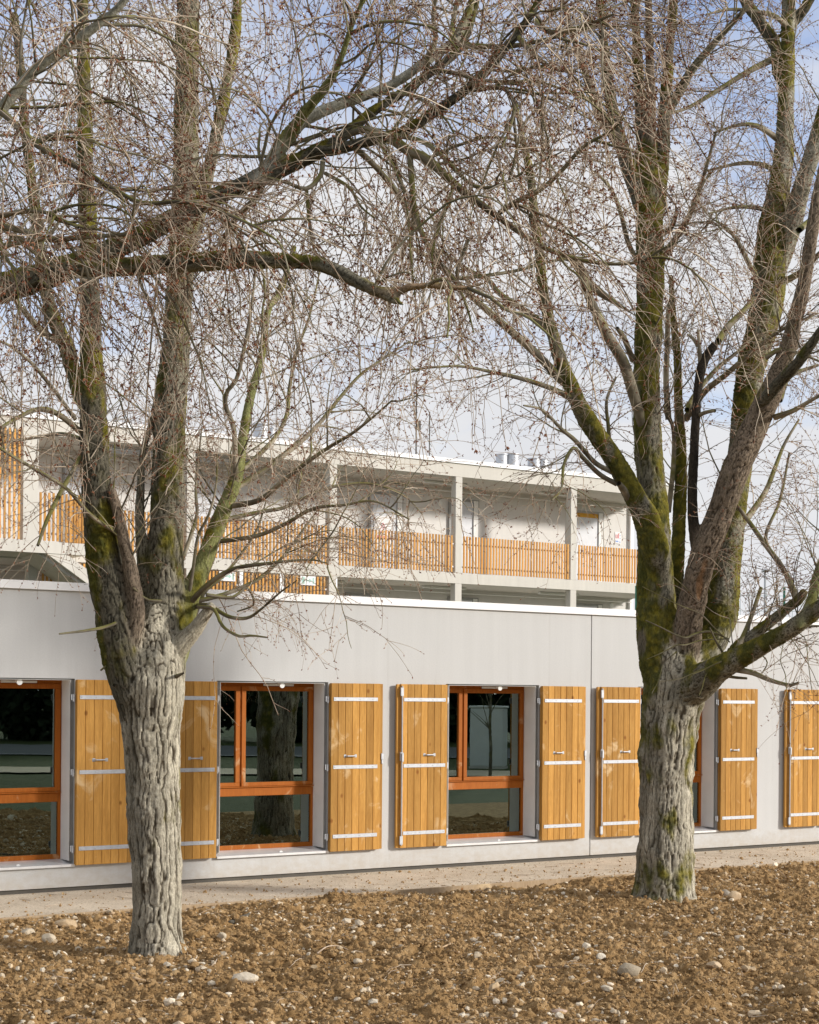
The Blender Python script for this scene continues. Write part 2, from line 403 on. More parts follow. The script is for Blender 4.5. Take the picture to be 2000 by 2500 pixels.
def make_window(R):
    x0, x1 = -OW + .05, -.05
    fr = MB(); dz0, dz1 = .24, .30
    fr.box((x0, dz0, 2.11), (x1, dz1, 2.165)); fr.box((x0, dz0, .312), (x1, dz1, .362))
    for a, b in ((x0, x0 + .032), (x1 - .032, x1)): fr.box((a, dz0, .362), (b, dz1, 2.11))
    fr.box((x0 + .032, dz0 - .012, .905), (x1 - .032, dz1, .998), .004)
    fr.box((-1.012, dz0, .998), (-.962, dz1, 2.11))
    w = fr.build('window', M['frame_wood'], lowb); w.location = (R, 0, 0)
    def sash(a, b, c, d):
        s = MB(); th = .052
        s.box((a, .222, c), (b, .262, c + .045), .004); s.box((a, .222, d - .05), (b, .262, d), .004)
        s.box((a, .222, c + .045), (a + th, .262, d - .05), .003); s.box((b - th, .222, c + .045), (b, .262, d - .05), .003)
        s.box((a - .012, .208, c - .012), (b + .012, .238, c - .001), .002)
        s.build('sash', M['frame_wood'], w)
        MB().box((a + th - .005, .246, c + .04), (b - th + .005, .252, d - .045)).build('pane', M['glass'], w)
    sash(x0 + .020, -.998, 1.012, 2.125); sash(-.976, x1 - .020, 1.012, 2.125)
    MB().box((x0 + .028, .262, .358), (x1 - .028, .268, .91)).build('pane', M['glass'], w)
    si = MB(); si.prism([(-.045, .255), (-.045, .280), (.24, .311), (.24, .300), (-.033, .272), (-.033, .255)], 0, -OW + .002, -.002)
    si.build('sill', M['sill_metal'], w)
    li = MB()
    for a in (x0, x1): li.box((a - .0015, .004, .312), (a + .0015, .30, 2.166))
    li.box((x0 + .003, .004, 2.1645), (x1 - .003, .30, 2.1675))
    li.build('lining', M['lining_metal'], w)
    rb = MB()
    for a, b in ((-OW + .003, x0 - .004), (x1 + .004, -.003)): rb.box((a, .030, .30), (b, .06, 2.176))
    rb.box((x0, .030, 2.169), (x1, .06, 2.177)); rb.build('shutter_rebate', M['door_frame'], w)
    MB().box((-.705, .214, 2.132), (-.325, .2385, 2.156), .003).build('vent', M['paper'], w)
    for z in (2.150, .282):
        c = MB(); c.box((-.60, .03, z - .004), (-.55, .10, z + .006)); c.tube((-.575, .03, z - .012), (-.575, .045, z - .012), .030, 14)
        c.build('shutter_stop', M['white_plastic'], w)
    return w
def make_shutter(R, side):
    """side +1: hinged on the right of the opening and folded back to the right; -1 its mirror"""
    nb = 7; wd = .655; bw = wd / nb; mb = MB(); tones = []
    def X(x): return x * side
    for i in range(nb):
        a, b = i * bw + .0015, (i + 1) * bw - .0015
        n0 = len(mb.f); mb.box((X(a), -.085, .27), (X(b), -.045, 2.17), .003); tones += [random.random()] * (len(mb.f) - n0)
    n0 = len(mb.f); mb.box((X(.002), -.0449, .275), (X(.695), -.030, 2.165)); tones += [.4] * (len(mb.f) - n0)
    n0 = len(mb.f); mb.box((X(wd + .001), -.066, .272), (X(.70), -.0449, 2.168), .003); tones += [random.random()] * (len(mb.f) - n0)
    o = mb.build('shutter', M['shutter_wood'], lowb)
    at = o.data.attributes.new('board', 'FLOAT', 'FACE'); at.data.foreach_set('value', tones)
    o.location = ((R - .010) if side > 0 else (R - OW - .030), 0, 0)
    for z in (1.99, 1.222, .44):
        s = MB(); s.box((X(.030), -.0905, z - .021), (X(.618), -.0850, z + .021), .002)
        for x in (.05, .21, .38, .55): s.ball((X(x), -.0905, z), .008, 1, (1, .5, 1))
        s.build('strap', M['steel'], o)
        h = MB(); h.box((X(-.046), -.045, z - .03), (X(.0), -.040, z + .03)); h.tube((X(-.022), -.048, z - .045), (X(-.022), -.048, z + .03), .011, 10)
        h.build('hinge', M['steel'], o)
    h = MB(); z = 1.346
    for x in (.185, .325): h.box((X(x - .016), -.089, z - .017), (X(x + .016), -.085, z + .017), .002)
    pts = [(X(.187), -.088, z), (X(.205), -.112, z), (X(.305), -.112, z), (X(.323), -.088, z)]
    for p, q in zip(pts, pts[1:]): h.tube(p, q, .0075, 8)
    h.build('handle', M['steel'], o)
    if side < 0:
        r = MB(); r.tube((X(.644), -.096, .30), (X(.644), -.096, 2.15), .0085, 10)
        for z in (.36, 1.33, 2.08): r.box((X(.627), -.104, z - .05), (X(.668), -.085, z + .05), .003)
        r.box((X(.632), -.120, 1.27), (X(.658), -.104, 1.37), .003); r.build('bolt_rod', M['steel'], o)
    else:
        r = MB(); r.box((X(.675), -.080, 1.30), (X(.712), -.066, 1.37), .003); r.box((X(.682), -.078, 1.25), (X(.705), -.068, 1.30), .003)
        r.build('catch', M['steel'], o)
    return o
random.seed(5)
for R in RIGHTS:
    make_window(R); 
    if R > -4: make_shutter(R, -1)
    if R < 7: make_shutter(R, 1)

# things standing in the room behind the left window
def place_low(o, t, d, z, rz=0):
    x, y = loc2w(t, d); o.location = (x, y, z); o.rotation_euler = (0, 0, TH + rz)
tb = tag(empty('table'), 'low white plastic table behind the left window', 'table'); place_low(tb, -4.62, .72, .10)
MB().box((-.42, -.3, .50), (.42, .3, .54), .02).build('tabletop', M['white_plastic'], tb)
for a in (-.36, .36):
    for b in (-.24, .24): MB().tube((a * 1.05, b * 1.05, 0), (a * .92, b * .9, .50), .022, 8, .032).build('leg', M['white_plastic'], tb)
ch = tag(empty('chair'), 'small white plastic chair beside the low table indoors', 'chair'); place_low(ch, -4.02, .72, .10, -1.5); ch.scale = (.78, .78, .72)
MB().box((-.19, -.19, .30), (.19, .19, .33), .012).build('seat', M['white_plastic'], ch)
MB().box((-.19, .165, .40), (.19, .195, .62), .014).build('backrest', M['white_plastic'], ch)
for a in (-.165, .165):
    MB().tube((a * 1.12, -.19, 0), (a, -.16, .30), .015, 8, .020).build('leg', M['white_plastic'], ch)
    MB().tube((a * 1.12, .19, 0), (a, .18, .58), .015, 8, .020).build('leg', M['white_plastic'], ch)

# ------------------------------------------------------------------ apartment building with galleries behind it
ZR = 44.0
apt = tag(empty('apartment_building', (0, ZR, 0), TH), 'two storey gallery block with timber slat balconies rising behind the low building', 'building')
TE = 9.75
mb = MB()
mb.box((-24, 2.0, -.2), (9.70, 2.3, 8.25)); mb.build('wall', M['grey_render'], apt)
MB().box((9.40, 2.31, -.2), (9.70, 12.0, 8.25)).build('side_wall', M['grey_render'], apt)
MB().box((9.62, 1.90, 2.95), (9.76, 1.999, 8.2)).build('downpipe', M['white_metal'], apt)
MB().box((-24, 0, 5.25), (TE, 1.999, 5.545)).build('slab', M['raw_concrete'], apt)
MB().box((-24, 0, 2.60), (TE, 1.999, 2.90)).build('slab', M['raw_concrete'], apt)
MB().box((-24, 0, 8.252), (TE, 12, 8.62)).build('roof_beam', M['raw_concrete'], apt)
MB().box((-24, -.05, 8.622), (TE + .05, 12.05, 8.735)).build('roof_edge', M['white_metal'], apt)
for t in (-10.77, -6.65, -2.48, 1.615, 5.76):
    if t > -9: MB().box((t - .115, .003, 5.546), (t + .115, .233, 8.250), .008).build('column', M['raw_concrete'], apt)
    MB().box((t - .115, .003, 2.902), (t + .115, .233, 5.249), .008).build('column', M['raw_concrete'], apt)
def slats(t0, t1, z0, z1, d, pitch=.104, w=.048, dp=.034):
    mb = MB(); n = int((t1 - t0) / pitch); off = (t1 - t0 - n * pitch + pitch - w) / 2; tones = []
    for i in range(n):
        a = t0 + off + i * pitch; mb.box((a, d, z0), (a + w, d + dp, z1)); tones += [random.random()] * 6
    return mb, tones
def slat_panel(name, t0, t1, z0, z1, d, rails=(), parent=apt, pitch=.104):
    mb, tn = slats(t0, t1, z0, z1, d, pitch)
    o = mb.build(name, M['slat_wood'], parent)
    at = o.data.attributes.new('board', 'FLOAT', 'FACE'); at.data.foreach_set('value', tn)
    if rails:
        r = MB(); r.box((t0 + .3, d + .035, min(rails)), (t0 + .32, d + .043, max(rails)))
        for z in rails: r.box((t0, d + .035, z - .02), (t1, d + .043, z + .02))
        r.build('rail', M['steel'], o)
    return o
cols = [-10.77, -6.65, -2.48, 1.615, 5.76, TE + .1]
for a, b in zip(cols[1:-1], cols[2:]):
    slat_panel('balcony_railing', a + .125, b - .125, 5.56, 6.59, .01, (6.36, 5.72))
slat_panel('balcony_railing', -9.95, -6.78, 5.56, 6.59, .01, (6.36, 5.72))
# lower screens
for a, b in ((-10.6, -6.78), (-6.50, -5.27), (-5.13, -4.09), (-3.94, -2.64)): slat_panel('timber_screen', a, b, 2.93, 5.22, .02, (4.9, 4.0))
for t in (-5.20, -4.015): MB().box((t - .05, .02, 2.9), (t + .05, .12, 5.248)).build('screen_post', M['white_metal'], apt)
MB().tube((-2.35, .10, 2.9), (-2.35, .10, 5.24), .06, 12).build('downpipe', M['white_metal'], apt)
# stair bay on the left, standing forward of the galleries
BD = -1.4
MB().box((-17, BD, 5.29), (-9.98, -.002, 5.56)).build('landing', M['raw_concrete'], apt)
MB().box((-11.52, BD + .003, 5.562), (-11.16, BD + .2, 8.251)).build('column', M['raw_concrete'], apt)
slat_panel('timber_screen', -16.5, -11.53, 5.58, 8.1, BD + .02, (7.6, 6.4), pitch=.112)
slat_panel('balcony_railing', -11.15, -10.0, 5.58, 6.69, BD + .02, (6.4, 5.75))
o = slat_panel('balcony_railing', -1.38, -.03, 5.58, 6.69, 0, (6.4, 5.75)); o.rotation_euler = (0, 0, math.radians(90)); o.location = (-9.99, 0, 0)
st = MB(); st.prism([(-10.95, 5.288), (-10.45, 5.288), (-9.1, 4.42), (-9.1, 4.15), (-9.2, 4.15)], 1, -1.38, -1.20); st.build('stair_stringer', M['raw_concrete'], apt)
st = MB(); st.prism([(-11.1, 5.287), (-10.5, 5.287), (-8.6, 4.08), (-8.6, 3.80), (-8.75, 3.80)], 1, -1.19, -.02); st.build('stair_flight', M['raw_concrete'], apt)
# doors on the gallery
def door(t0, t1, z0, z1, lintel=None, cat=None):
    f = MB(); f.box((t0, 1.93, z0), (t0 + .06, 1.998, z1)); f.box((t1 - .20, 1.93, z0), (t1, 1.998, z1)); f.box((t0 + .06, 1.93, z1 - .07), (t1 - .20, 1.998, z1))
    d = f.build('door', M['door_frame'], apt)
    MB().box((t0 + .061, 1.965, z0), (t1 - .201, 1.998, z1 - .071)).build('door_leaf', M['door_paint'], d)
    MB().box((t1 - .198, 1.928, z0), (t1 - .03, 1.9299, z1 - .03)).build('jamb', M['lining_metal'], d)
    if lintel: MB().box((t0 + .061, 1.955, z1 - .20), (t1 - .201, 1.9645, z1 - .072)).build('lintel', M[lintel], d)
    return d
door(2.62, 3.70, 5.546, 7.93); door(7.10, 8.53, 5.546, 7.91, 'ochre_paint'); door(-.15, 1.0, 5.546, 7.92); door(-5.75, -4.55, 5.546, 7.90); door(-9.3, -8.2, 5.546, 7.9)
door(2.62, 3.70, 2.9, 5.02); door(7.10, 8.53, 2.9, 5.02); door(-.9, .1, 2.9, 5.0)
for t0, t1 in ((-23, 9.6),):
    for z, dd in ((8.10, 1.80), (5.12, 1.80)):
        MB().tube((t0, dd, z), (t1, dd, z), .018, 6).build('conduit', M['white_metal'], apt)
for z in (8.18, 5.17):
    for t in (1.9, 6.1, -2.2, -6.3): 
        MB().box((t - .75, 1.05, z), (t + .75, 1.19, z + .065), .01).build('tube_light', M['white_plastic'], apt)
ob = MB()
for a in range(5): ob.tube((-9, .5 + a * .13, 8.17), (-4.5, .5 + a * .13, 8.17), .03, 8)
ob.build('pipe_run', M['steel'], apt)
for t, z in ((.8, 4.3), (2.2, 4.7), (8.9, 5.0), (2.3, 7.75)):
    MB().tube((t, 1.93, z), (t, 1.999, z), .075, 14).build('wall_lamp', M['white_plastic'], apt)
for t, h, r in ((3.75, .42, .17), (4.15, .46, .2), (4.95, .40, .19), (5.25, .40, .19), (-4.2, .5, .2), (-3.9, .42, .16)):
    v = MB(); v.tube((t, .9, 8.736), (t, .9, 8.736 + h), r, 18); v.tube((t, .9, 8.737 + h), (t, .9, 8.76 + h), r * 1.15, 18); v.build('roof_vent', M['steel'], apt, True)
v = MB(); v.tube((.55, .6, 8.736), (.55, .6, 11.0), .022, 8); v.tube((1.0, .6, 8.736), (1.0, .6, 10.1), .016, 8); v.box((.56, .52, 9.55), (.66, .64, 9.80), .01)
for z in (10.2, 10.5, 10.8): v.tube((.30, .6, z), (.80, .6, z), .008, 6)
v.build('antenna', M['joint_dark'], apt)

def sign(name, t, z, d, w, h, marks, label, cat='sign'):
    o = tag(MB().box((-w / 2, -.012, -h / 2), (w / 2, 0, h / 2)).build(name, M['paper']), label, cat)
    x, y = loc2w(t, d, ZR); o.location = (x, y, z); o.rotation_euler = (0, 0, TH)
    for nm, mat, pts in marks:
        mbk = MB()
        for pl in pts: mbk.prism(pl, 1, -.0155, -.0125)
        mbk.build(nm, M[mat], o)
    return o
def ring(p, s):
    c = (sum(a for a, _ in p) / len(p), sum(b for _, b in p) / len(p)); q = [(c[0] + (a - c[0]) * s, c[1] + (b - c[1]) * s) for a, b in p]
    return [[p[i], p[(i + 1) % len(p)], q[(i + 1) % len(p)], q[i]] for i in range(len(p))]
tri = [(-.16, .02), (.16, .02), (0, .30)]
def rect(a, b, c, d): return [(a, b), (c, b), (c, d), (a, d)]
sign('warning_notice', .33, 6.75, 1.960, .62, .95, [('triangle', 'red_ink', ring(tri, .72) + [rect(-.015, .08, .015, .17), rect(-.015, .045, .015, .065)]),
     ('text', 'red_ink', [rect(-.2 + .09 * i, -.16, -.13 + .09 * i, -.08) for i in range(5)])], 'white notice with a red warning triangle on a gallery door')
sign('wall_notice', 9.17, 7.16, 1.998, .24, .36, [('red_marks', 'red_ink', [rect(-.1, -.02, -.06, .1), rect(-.03, -.02, .04, .1), rect(.0, .1, .05, .14)]),
     ('blue_marks', 'blue_ink', [rect(-.1, -.14, .02, -.09), rect(.06, -.15, .1, -.11), rect(.07, -.03, .1, .0), rect(.07, .06, .1, .09)])], 'small red and blue notice on the wall at the right end of the gallery')
for t, l in ((-5.62, 'small green and white exit sign on the timber screen nearer the left tree'), (-3.25, 'small green and white exit sign on the timber screen by the white downpipe')):
    sign('exit_sign', t, 5.10, -.01, .46, .24, [('pictogram', 'green_ink', [rect(-.19, -.09, -.10, .09), rect(-.06, -.02, .04, .02), [(.04, -.06), (.12, 0), (.04, .06)], rect(.14, -.08, .19, .08)])], l)['group'] = 'exit signs on the screens'

# green mesh fence and lamp post beyond the low building
gf = tag(empty('mesh_fence', W(1553, 1490, 46).tolist(), 0), 'green wire mesh fence standing beyond the low building', 'fence'); base = Vector(W(1553, 1490, 46)); gf.location.z = 0
x1 = W(1794, 1490, 46)[0] - base.x
for x in (0, x1 / 2, x1, 1.5 * x1, 2 * x1): MB().box((x - .028, -.028, 0), (x + .028, .028, 5.3)).build('post', M['green_paint'], gf)
w_ = MB()
for i in range(int(2 * x1 / .25)): w_.box((i * .25 - .004, -.003, .1), (i * .25 + .004, .003, 5.2))
for j in range(12): w_.box((0, .004, .2 + j * .44), (2 * x1, .010, .208 + j * .44))
w_.build('mesh', M['green_paint'], gf)
lp = W(1869, 1390, 60); lo = tag(empty('lamp_post', (lp[0], lp[1], 0)), 'thin grey lamp post rising beyond the roof on the right', 'lamp post')
MB().tube((0, 0, -.1), (0, 0, lp[2] - .1), .07, 10, .05).build('pole', M['steel'], lo)
MB().box((-.12, -.45, lp[2] - .1), (.12, .1, lp[2] - .02), .02).build('lamp_head', M['steel'], lo)

# ------------------------------------------------------------------ street behind the camera (seen only in the window panes)
def behind(px, py, path, z=0.0):
    """the real point whose mirror image in the panes appears at this pixel and path length"""
    v = W(px, py, path); n = np.array((SN, -CS, 0)); o = np.array((*loc2w(0, .25), 0)); r = v - 2 * np.dot(v - o, n) * n
    return r[0], r[1]
ax, ay = behind(1000, 1706, 60); bx, by = behind(1000, 1706, 68); cx_, cy_ = behind(1600, 1706, 64)
def strip(name, p0, p1, mat, z):
    """a long band at right angles to the reflected view, between two path lengths"""
    q = [behind(-400, 1706, p0), behind(2600, 1706, p0), behind(2600, 1706, p1), behind(-400, 1706, p1)]
    return sheet(name, q, z, mat)
strip('road', 58, 70, M['asphalt'], -.12)
strip('footway', 44, 47.5, M['path_gravel'], -.11)
q = [behind(-400, 1706, 57.7), behind(2600, 1706, 57.7), behind(2600, 1706, 57.9), behind(-400, 1706, 57.9)]
sheet('kerb', q, -.10, M['road_white'])
cxx, cyy = behind(1193, 1800, 50)
cab = tag(empty('utility_cabinet', (cxx, cyy, -.15), TH + .9), 'tall white utility cabinet across the grass mirrored in the middle window', 'cabinet')
MB().box((-.53, -.3, .06), (.53, .3, 1.88), .03).build('cabinet_body', M['white_plastic'], cab)
MB().box((-.57, -.34, 1.881), (.57, .34, 1.95), .02).build('cap', M['white_plastic'], cab)
MB().box((-.55, -.32, -.02), (.55, .32, .059)).build('base', M['raw_concrete'], cab)

# ------------------------------------------------------------------ trees
CROPS = {'c1': (0, 0), 'c2': (1000, 0), 'c3': (0, 700), 'c4': (1000, 700), 'c5': (0, 1400), 'c6': (1000, 1400)}
def to_src(crop, x, y, w):
    if crop == 'd': return x * 1.1594, y * 1.1594, w * 1.1594
    if crop == 's': return x, y, w
    if crop == 'b6': return 1550 + x / 3.833, 1380 + y / 3.833, w / 3.833
    ox, oy = CROPS[crop]; return ox + x / 1.725, oy + y / 1.725, w / 1.725
def catmull(P, n):
    P = np.asarray(P, float); m = len(P)
    if m == 2: t = np.linspace(0, 1, n)[:, None]; return P[0] * (1 - t) + P[1] * t
    Q = np.vstack([2 * P[0] - P[1], P, 2 * P[-1] - P[-2]])
    seg = np.linalg.norm(np.diff(P[:, :3], axis=0), axis=1); cum = np.concatenate(([0], np.cumsum(seg)))
    s = np.linspace(0, cum[-1], n); i = np.clip(np.searchsorted(cum, s, side='right') - 1, 0, m - 2)
    t = ((s - cum[i]) / np.maximum(seg[i], 1e-9))[:, None]
    a, b, c, d = Q[i], Q[i + 1], Q[i + 2], Q[i + 3]
    return 0.5 * (2 * b + (c - a) * t + (2 * a - 5 * b + 4 * c - d) * t ** 2 + (3 * b - a - 3 * c + d) * t ** 3)
GIRTH = 1.06
def trace(crop, pts, Z, dz0, dz1, step=0.06, pw=1.0):
    """a limb traced over the photograph, given its own depths; returns (n,4): x, y, z, radius"""
    n = len(pts); out = []
    for i, p in enumerate(pts):
        x, y, w = to_src(crop, *p[:3]); f = (i / (n - 1)) ** pw; z = Z + dz0 + (dz1 - dz0) * f
        out.append((*W(x, y, z), w / 2 * z / F * GIRTH))
    out = np.array(out); ln = np.linalg.norm(np.diff(out[:, :3], axis=0), axis=1).sum()
    q = catmull(out, max(6, int(ln / step))); q[:, 3] = np.maximum(q[:, 3], .0015)
    return q

def trace_on(limbs, crop, pts, Z, dz0, dz1, step):
    """the same, but starting at the depth of the limb it springs from"""
    x, y, _ = to_src(crop, *pts[0]); best = (70.0, None)
    for L_ in limbs:
        q = L_['q']; u = PX + F * q[:, 0] / q[:, 1]; v = PY - F * (q[:, 2] - CAMH) / q[:, 1]
        d = np.hypot(u - x, v - y); i = d.argmin()
        if d[i] < best[0]: best = (d[i], q[i, 1])
    if best[1] is not None: dz1 = dz1 + (best[1] - Z - dz0) * .6; dz0 = best[1] - Z
    return trace(crop, pts, Z, dz0, dz1, step)

def norm(v): return v / np.maximum(np.linalg.norm(v, axis=-1, keepdims=True), 1e-9)
def tubes(P, R, k=3, caps=False):
    """P (N,S,3), R (N,S) -> vertices, quads"""
    N, S, _ = P.shape
    T = np.empty_like(P); T[:, 1:-1] = P[:, 2:] - P[:, :-2]; T[:, 0] = P[:, 1] - P[:, 0]; T[:, -1] = P[:, -1] - P[:, -2]; T = norm(T)
    mean = norm(P[:, -1] - P[:, 0]); ref = np.where(np.abs(mean[:, [1]]) < 0.8, np.array([[0, 1.0, 0]]), np.array([[1.0, 0, 0]]))
    A = np.empty_like(P); a = norm(ref - (ref * T[:, 0]).sum(-1, keepdims=True) * T[:, 0]); A[:, 0] = a
    for s in range(1, S):
        a = norm(a - (a * T[:, s]).sum(-1, keepdims=True) * T[:, s]); A[:, s] = a
    B = np.cross(T, A)
    ang = np.arange(k) * 2 * math.pi / k
    V = P[:, :, None, :] + R[:, :, None, None] * (A[:, :, None, :] * np.cos(ang)[None, None, :, None] + B[:, :, None, :] * np.sin(ang)[None, None, :, None])
    idx = np.arange(N * S * k).reshape(N, S, k)
    q = np.stack([idx[:, :-1, :], np.roll(idx, -1, 2)[:, :-1, :], np.roll(idx, -1, 2)[:, 1:, :], idx[:, 1:, :]], -1).reshape(-1, 4)
    F_ = [q]
    if caps: F_ += [idx[:, 0, ::-1].reshape(N, k), idx[:, -1, :].reshape(N, k)]
    return V.reshape(-1, 3), F_
def grow(P0, D0, ln, steps, droop, jit, rng, up=0.0, grav_pow=1.0):
    N = len(P0); P = np.empty((N, steps + 1, 3)); P[:, 0] = P0; D = norm(D0)
    ln = np.broadcast_to(ln, (N,)); droop = np.broadcast_to(droop, (N,))
    for s in range(steps):
        f = ((s + 1) / steps) ** grav_pow
        D = D + rng.normal(size=(N, 3)) * jit; D[:, 2] += up * (1 - f) - droop * f
        D = norm(D); P[:, s + 1] = P[:, s] + D * (ln / steps)[:, None]
    return P
def spread(P, R, n, lo, hi, rng):
    """n points along each of the N polylines: position, tangent, radius"""
    N, S, _ = P.shape; par = np.repeat(np.arange(N), n)
    t = rng.uniform(lo, hi, len(par)) * (S - 1); i = np.minimum(t.astype(int), S - 2); f = (t - i)[:, None]
    pos = P[par, i] * (1 - f) + P[par, i + 1] * f; tan = norm(P[par, i + 1] - P[par, i]); r = R[par, i] * (1 - f[:, 0]) + R[par, i + 1] * f[:, 0]
    return pos, tan, r, par, t / (S - 1)
def side_dir(tan, rng, a, b, c=0.0):
    """a along the parent, b sideways, c upward"""
    v = rng.normal(size=tan.shape); v = norm(v - (v * tan).sum(-1, keepdims=True) * tan)
    d = a * tan + b * v; d[:, 2] += c; return norm(d)
def spindles(pos, d, ln, r):
    """little pointed buds"""
    N = len(pos); ref = np.where(np.abs(d[:, [2]]) < .8, np.array([[0, 0, 1.0]]), np.array([[1.0, 0, 0]])); a = norm(np.cross(d, ref)); b = np.cross(d, a)
    ln = np.broadcast_to(ln, (N,))[:, None]; r = np.broadcast_to(r, (N,))[:, None]; m = pos + d * ln * .4
    V = np.stack([pos, m + a * r, m - a * r * .5 + b * r * .87, m - a * r * .5 - b * r * .87, pos + d * ln], 1)
    i = (np.arange(N) * 5)[:, None, None]; f = np.array([[0, 2, 1], [0, 3, 2], [0, 1, 3], [4, 1, 2], [4, 2, 3], [4, 3, 1]])[None]
    return V.reshape(-1, 3), (i + f).reshape(-1, 3)

BARK = {  # plate colour, crack colour
    'pale': ((.64, .59, .475), (.075, .058, .038)), 'grey': ((.38, .35, .27), (.05, .042, .03)), 'dark': ((.18, .165, .125), (.04, .037, .028)),
    'brown': ((.36, .285, .215), (.08, .06, .045)), 'black': ((.060, .050, .040), (.012, .011, .010)), 'green': ((.33, .34, .14), (.11, .12, .045)), 'bare': ((.55, .38, .24), (.16, .10, .06)),
    'birch': ((.50, .48, .40), (.13, .12, .09))}
MOSS_A, MOSS_B = np.array((.080, .085, .014)), np.array((.26, .225, .026))

def woody(tree, limbs, voxel, origin, crack=1.0):
    """union of the traced limbs as one organic surface, given bark relief, then split so that every limb is a part"""
    VV, FF, off = [], [], 0
    for L_ in limbs:
        q = L_['q']; P = q[None, :, :3]; v, f = tubes(P, q[None, :, 3], 18, True)
        VV.append(v); FF += [a + off for a in f]; off += len(v)
    q4 = np.concatenate([f for f in FF if f.shape[1] == 4]); qk = np.concatenate([f for f in FF if f.shape[1] == 18])
    me = np_mesh('tmp', np.concatenate(VV), [q4, qk]); ob = bpy.data.objects.new('tmp', me); COL.objects.link(ob)
    md = ob.modifiers.new('r', 'REMESH'); md.mode = 'VOXEL'; md.voxel_size = voxel
    dg = bpy.context.evaluated_depsgraph_get(); ev = ob.evaluated_get(dg); m2 = ev.to_mesh()
    n = len(m2.vertices); V = np.empty(n * 3, np.float32); m2.vertices.foreach_get('co', V); V = V.reshape(-1, 3).astype(np.float64)
    nq = len(m2.polygons); lv = np.empty(len(m2.loops), np.int32); m2.loops.foreach_get('vertex_index', lv); Fq = lv.reshape(nq, 4)
    ne = len(m2.edges); E = np.empty(ne * 2, np.int32); m2.edges.foreach_get('vertices', E); E = E.reshape(-1, 2)
    ev.to_mesh_clear(); bpy.data.objects.remove(ob); bpy.data.meshes.remove(me)
    deg = np.bincount(E.ravel(), minlength=n)[:, None]
    def smooth(X, it):
        for _ in range(it):
            a = np.zeros_like(X)
            for c in range(X.shape[1]): a[:, c] = np.bincount(E[:, 0], X[E[:, 1], c], n) + np.bincount(E[:, 1], X[E[:, 0], c], n)
            X = .4 * X + .6 * a / deg
        return X
    V = smooth(V, 12)
    # nearest limb segment
    A, B, RA, RB, ID, AX, AY, LN = [], [], [], [], [], [], [], []
    for k, L_ in enumerate(limbs):
        q = L_['q']; p = q[:, :3]; t = norm(np.diff(p, axis=0)); ax = np.array((1.0, 0, 0)); s = 0
        for i in range(len(t)):
            ax = ax - ax.dot(t[i]) * t[i]; ax /= np.linalg.norm(ax); A.append(p[i]); B.append(p[i + 1]); RA.append(q[i, 3]); RB.append(q[i + 1, 3]); ID.append(k); AX.append(ax); AY.append(np.cross(t[i], ax)); LN.append(s); s += np.linalg.norm(p[i + 1] - p[i])
    A, B, RA, RB, ID, AX, AY, LN = map(np.array, (A, B, RA, RB, ID, AX, AY, LN)); D = B - A; DD = (D * D).sum(1)
    best = np.empty(n, int); tb_ = np.empty(n)
    for c in range(0, n, 4000):
        v = V[c:c + 4000].astype(np.float32)
        t = np.clip(((v @ D.T.astype(np.float32)) - (A * D).sum(1)[None]) / DD[None], 0, 1)
        d2 = (v * v).sum(1)[:, None] - 2 * (v @ A.T) - 2 * t * (v @ D.T) + (A * A).sum(1)[None] + 2 * t * (A * D).sum(1)[None] + t * t * DD[None]
        sc = np.sqrt(np.maximum(d2, 0)) / (RA[None] * (1 - t) + RB[None] * t)
        b = sc.argmin(1); best[c:c + 4000] = b; tb_[c:c + 4000] = t[np.arange(len(b)), b]
    rel = V - A[best]; rad = RA[best] * (1 - tb_) + RB[best] * tb_
    xl = (rel * AX[best]).sum(1); yl = (rel * AY[best]).sum(1); ll = LN[best] + tb_ * np.sqrt(DD[best]) + ID[best] * 7.0
    loc = smooth(np.stack([xl, yl, ll], 1), 3) if False else np.stack([xl, yl, ll], 1)
    N_ = np.zeros_like(V)
    fn = np.cross(V[Fq[:, 2]] - V[Fq[:, 0]], V[Fq[:, 3]] - V[Fq[:, 1]])
    for c in range(4):
        for x in range(3): N_[:, x] += np.bincount(Fq[:, c], fn[:, x], n)
    N_ = norm(N_)
    wrp = loc + .022 * np.stack([perlin(loc * 7 + 3), perlin(loc * 7 + 31), 3 * perlin(loc * 4 + 77)], 1) + .006 * np.stack([perlin(loc * 22 + 3), perlin(loc * 22 + 31), perlin(loc * 20 + 7)], 1)
    cs = np.clip(rad / .17, .45, 1.15)                      # bark gets finer on thinner limbs
    sc = 1 / cs
    n1 = perlin(wrp * np.stack([sc / .036, sc / .036, sc / .62], 1)); n2 = perlin(wrp * np.stack([sc / .020, sc / .020, sc / .42], 1) + 50)
    pl = np.minimum(sstep(0.01, .19, np.abs(n1)), .6 + .4 * sstep(0.0, .22, np.abs(n2)))
    rough = np.array([L_.get('rough', 1.0) for L_ in limbs])[ID[best]]
    lump = fbm(V * 3.1, 3); lump2 = fbm(V * 9 + 9, 3)
    amp = .0115 * crack * rough * np.clip(rad / .16, .25, 1.1)
    disp = (pl - .75) * amp + lump * rad * .16 * np.clip(rough, .5, 1) + lump2 * rad * .06 + n2 * .003
    zf = sstep(.42, 0, V[:, 2]) ** 1.5; disp = disp + zf * rad * (.02 + .24 * np.maximum(0, perlin(np.stack([xl / rad * 1.3, yl / rad * 1.3, V[:, 2] * 1.5], 1) + 4)))     # root flare
    # colour
    col = np.zeros((n, 3)); P_ = np.array([BARK[L_['bark']][0] for L_ in limbs])[ID[best]]; C_ = np.array([BARK[L_['bark']][1] for L_ in limbs])[ID[best]]
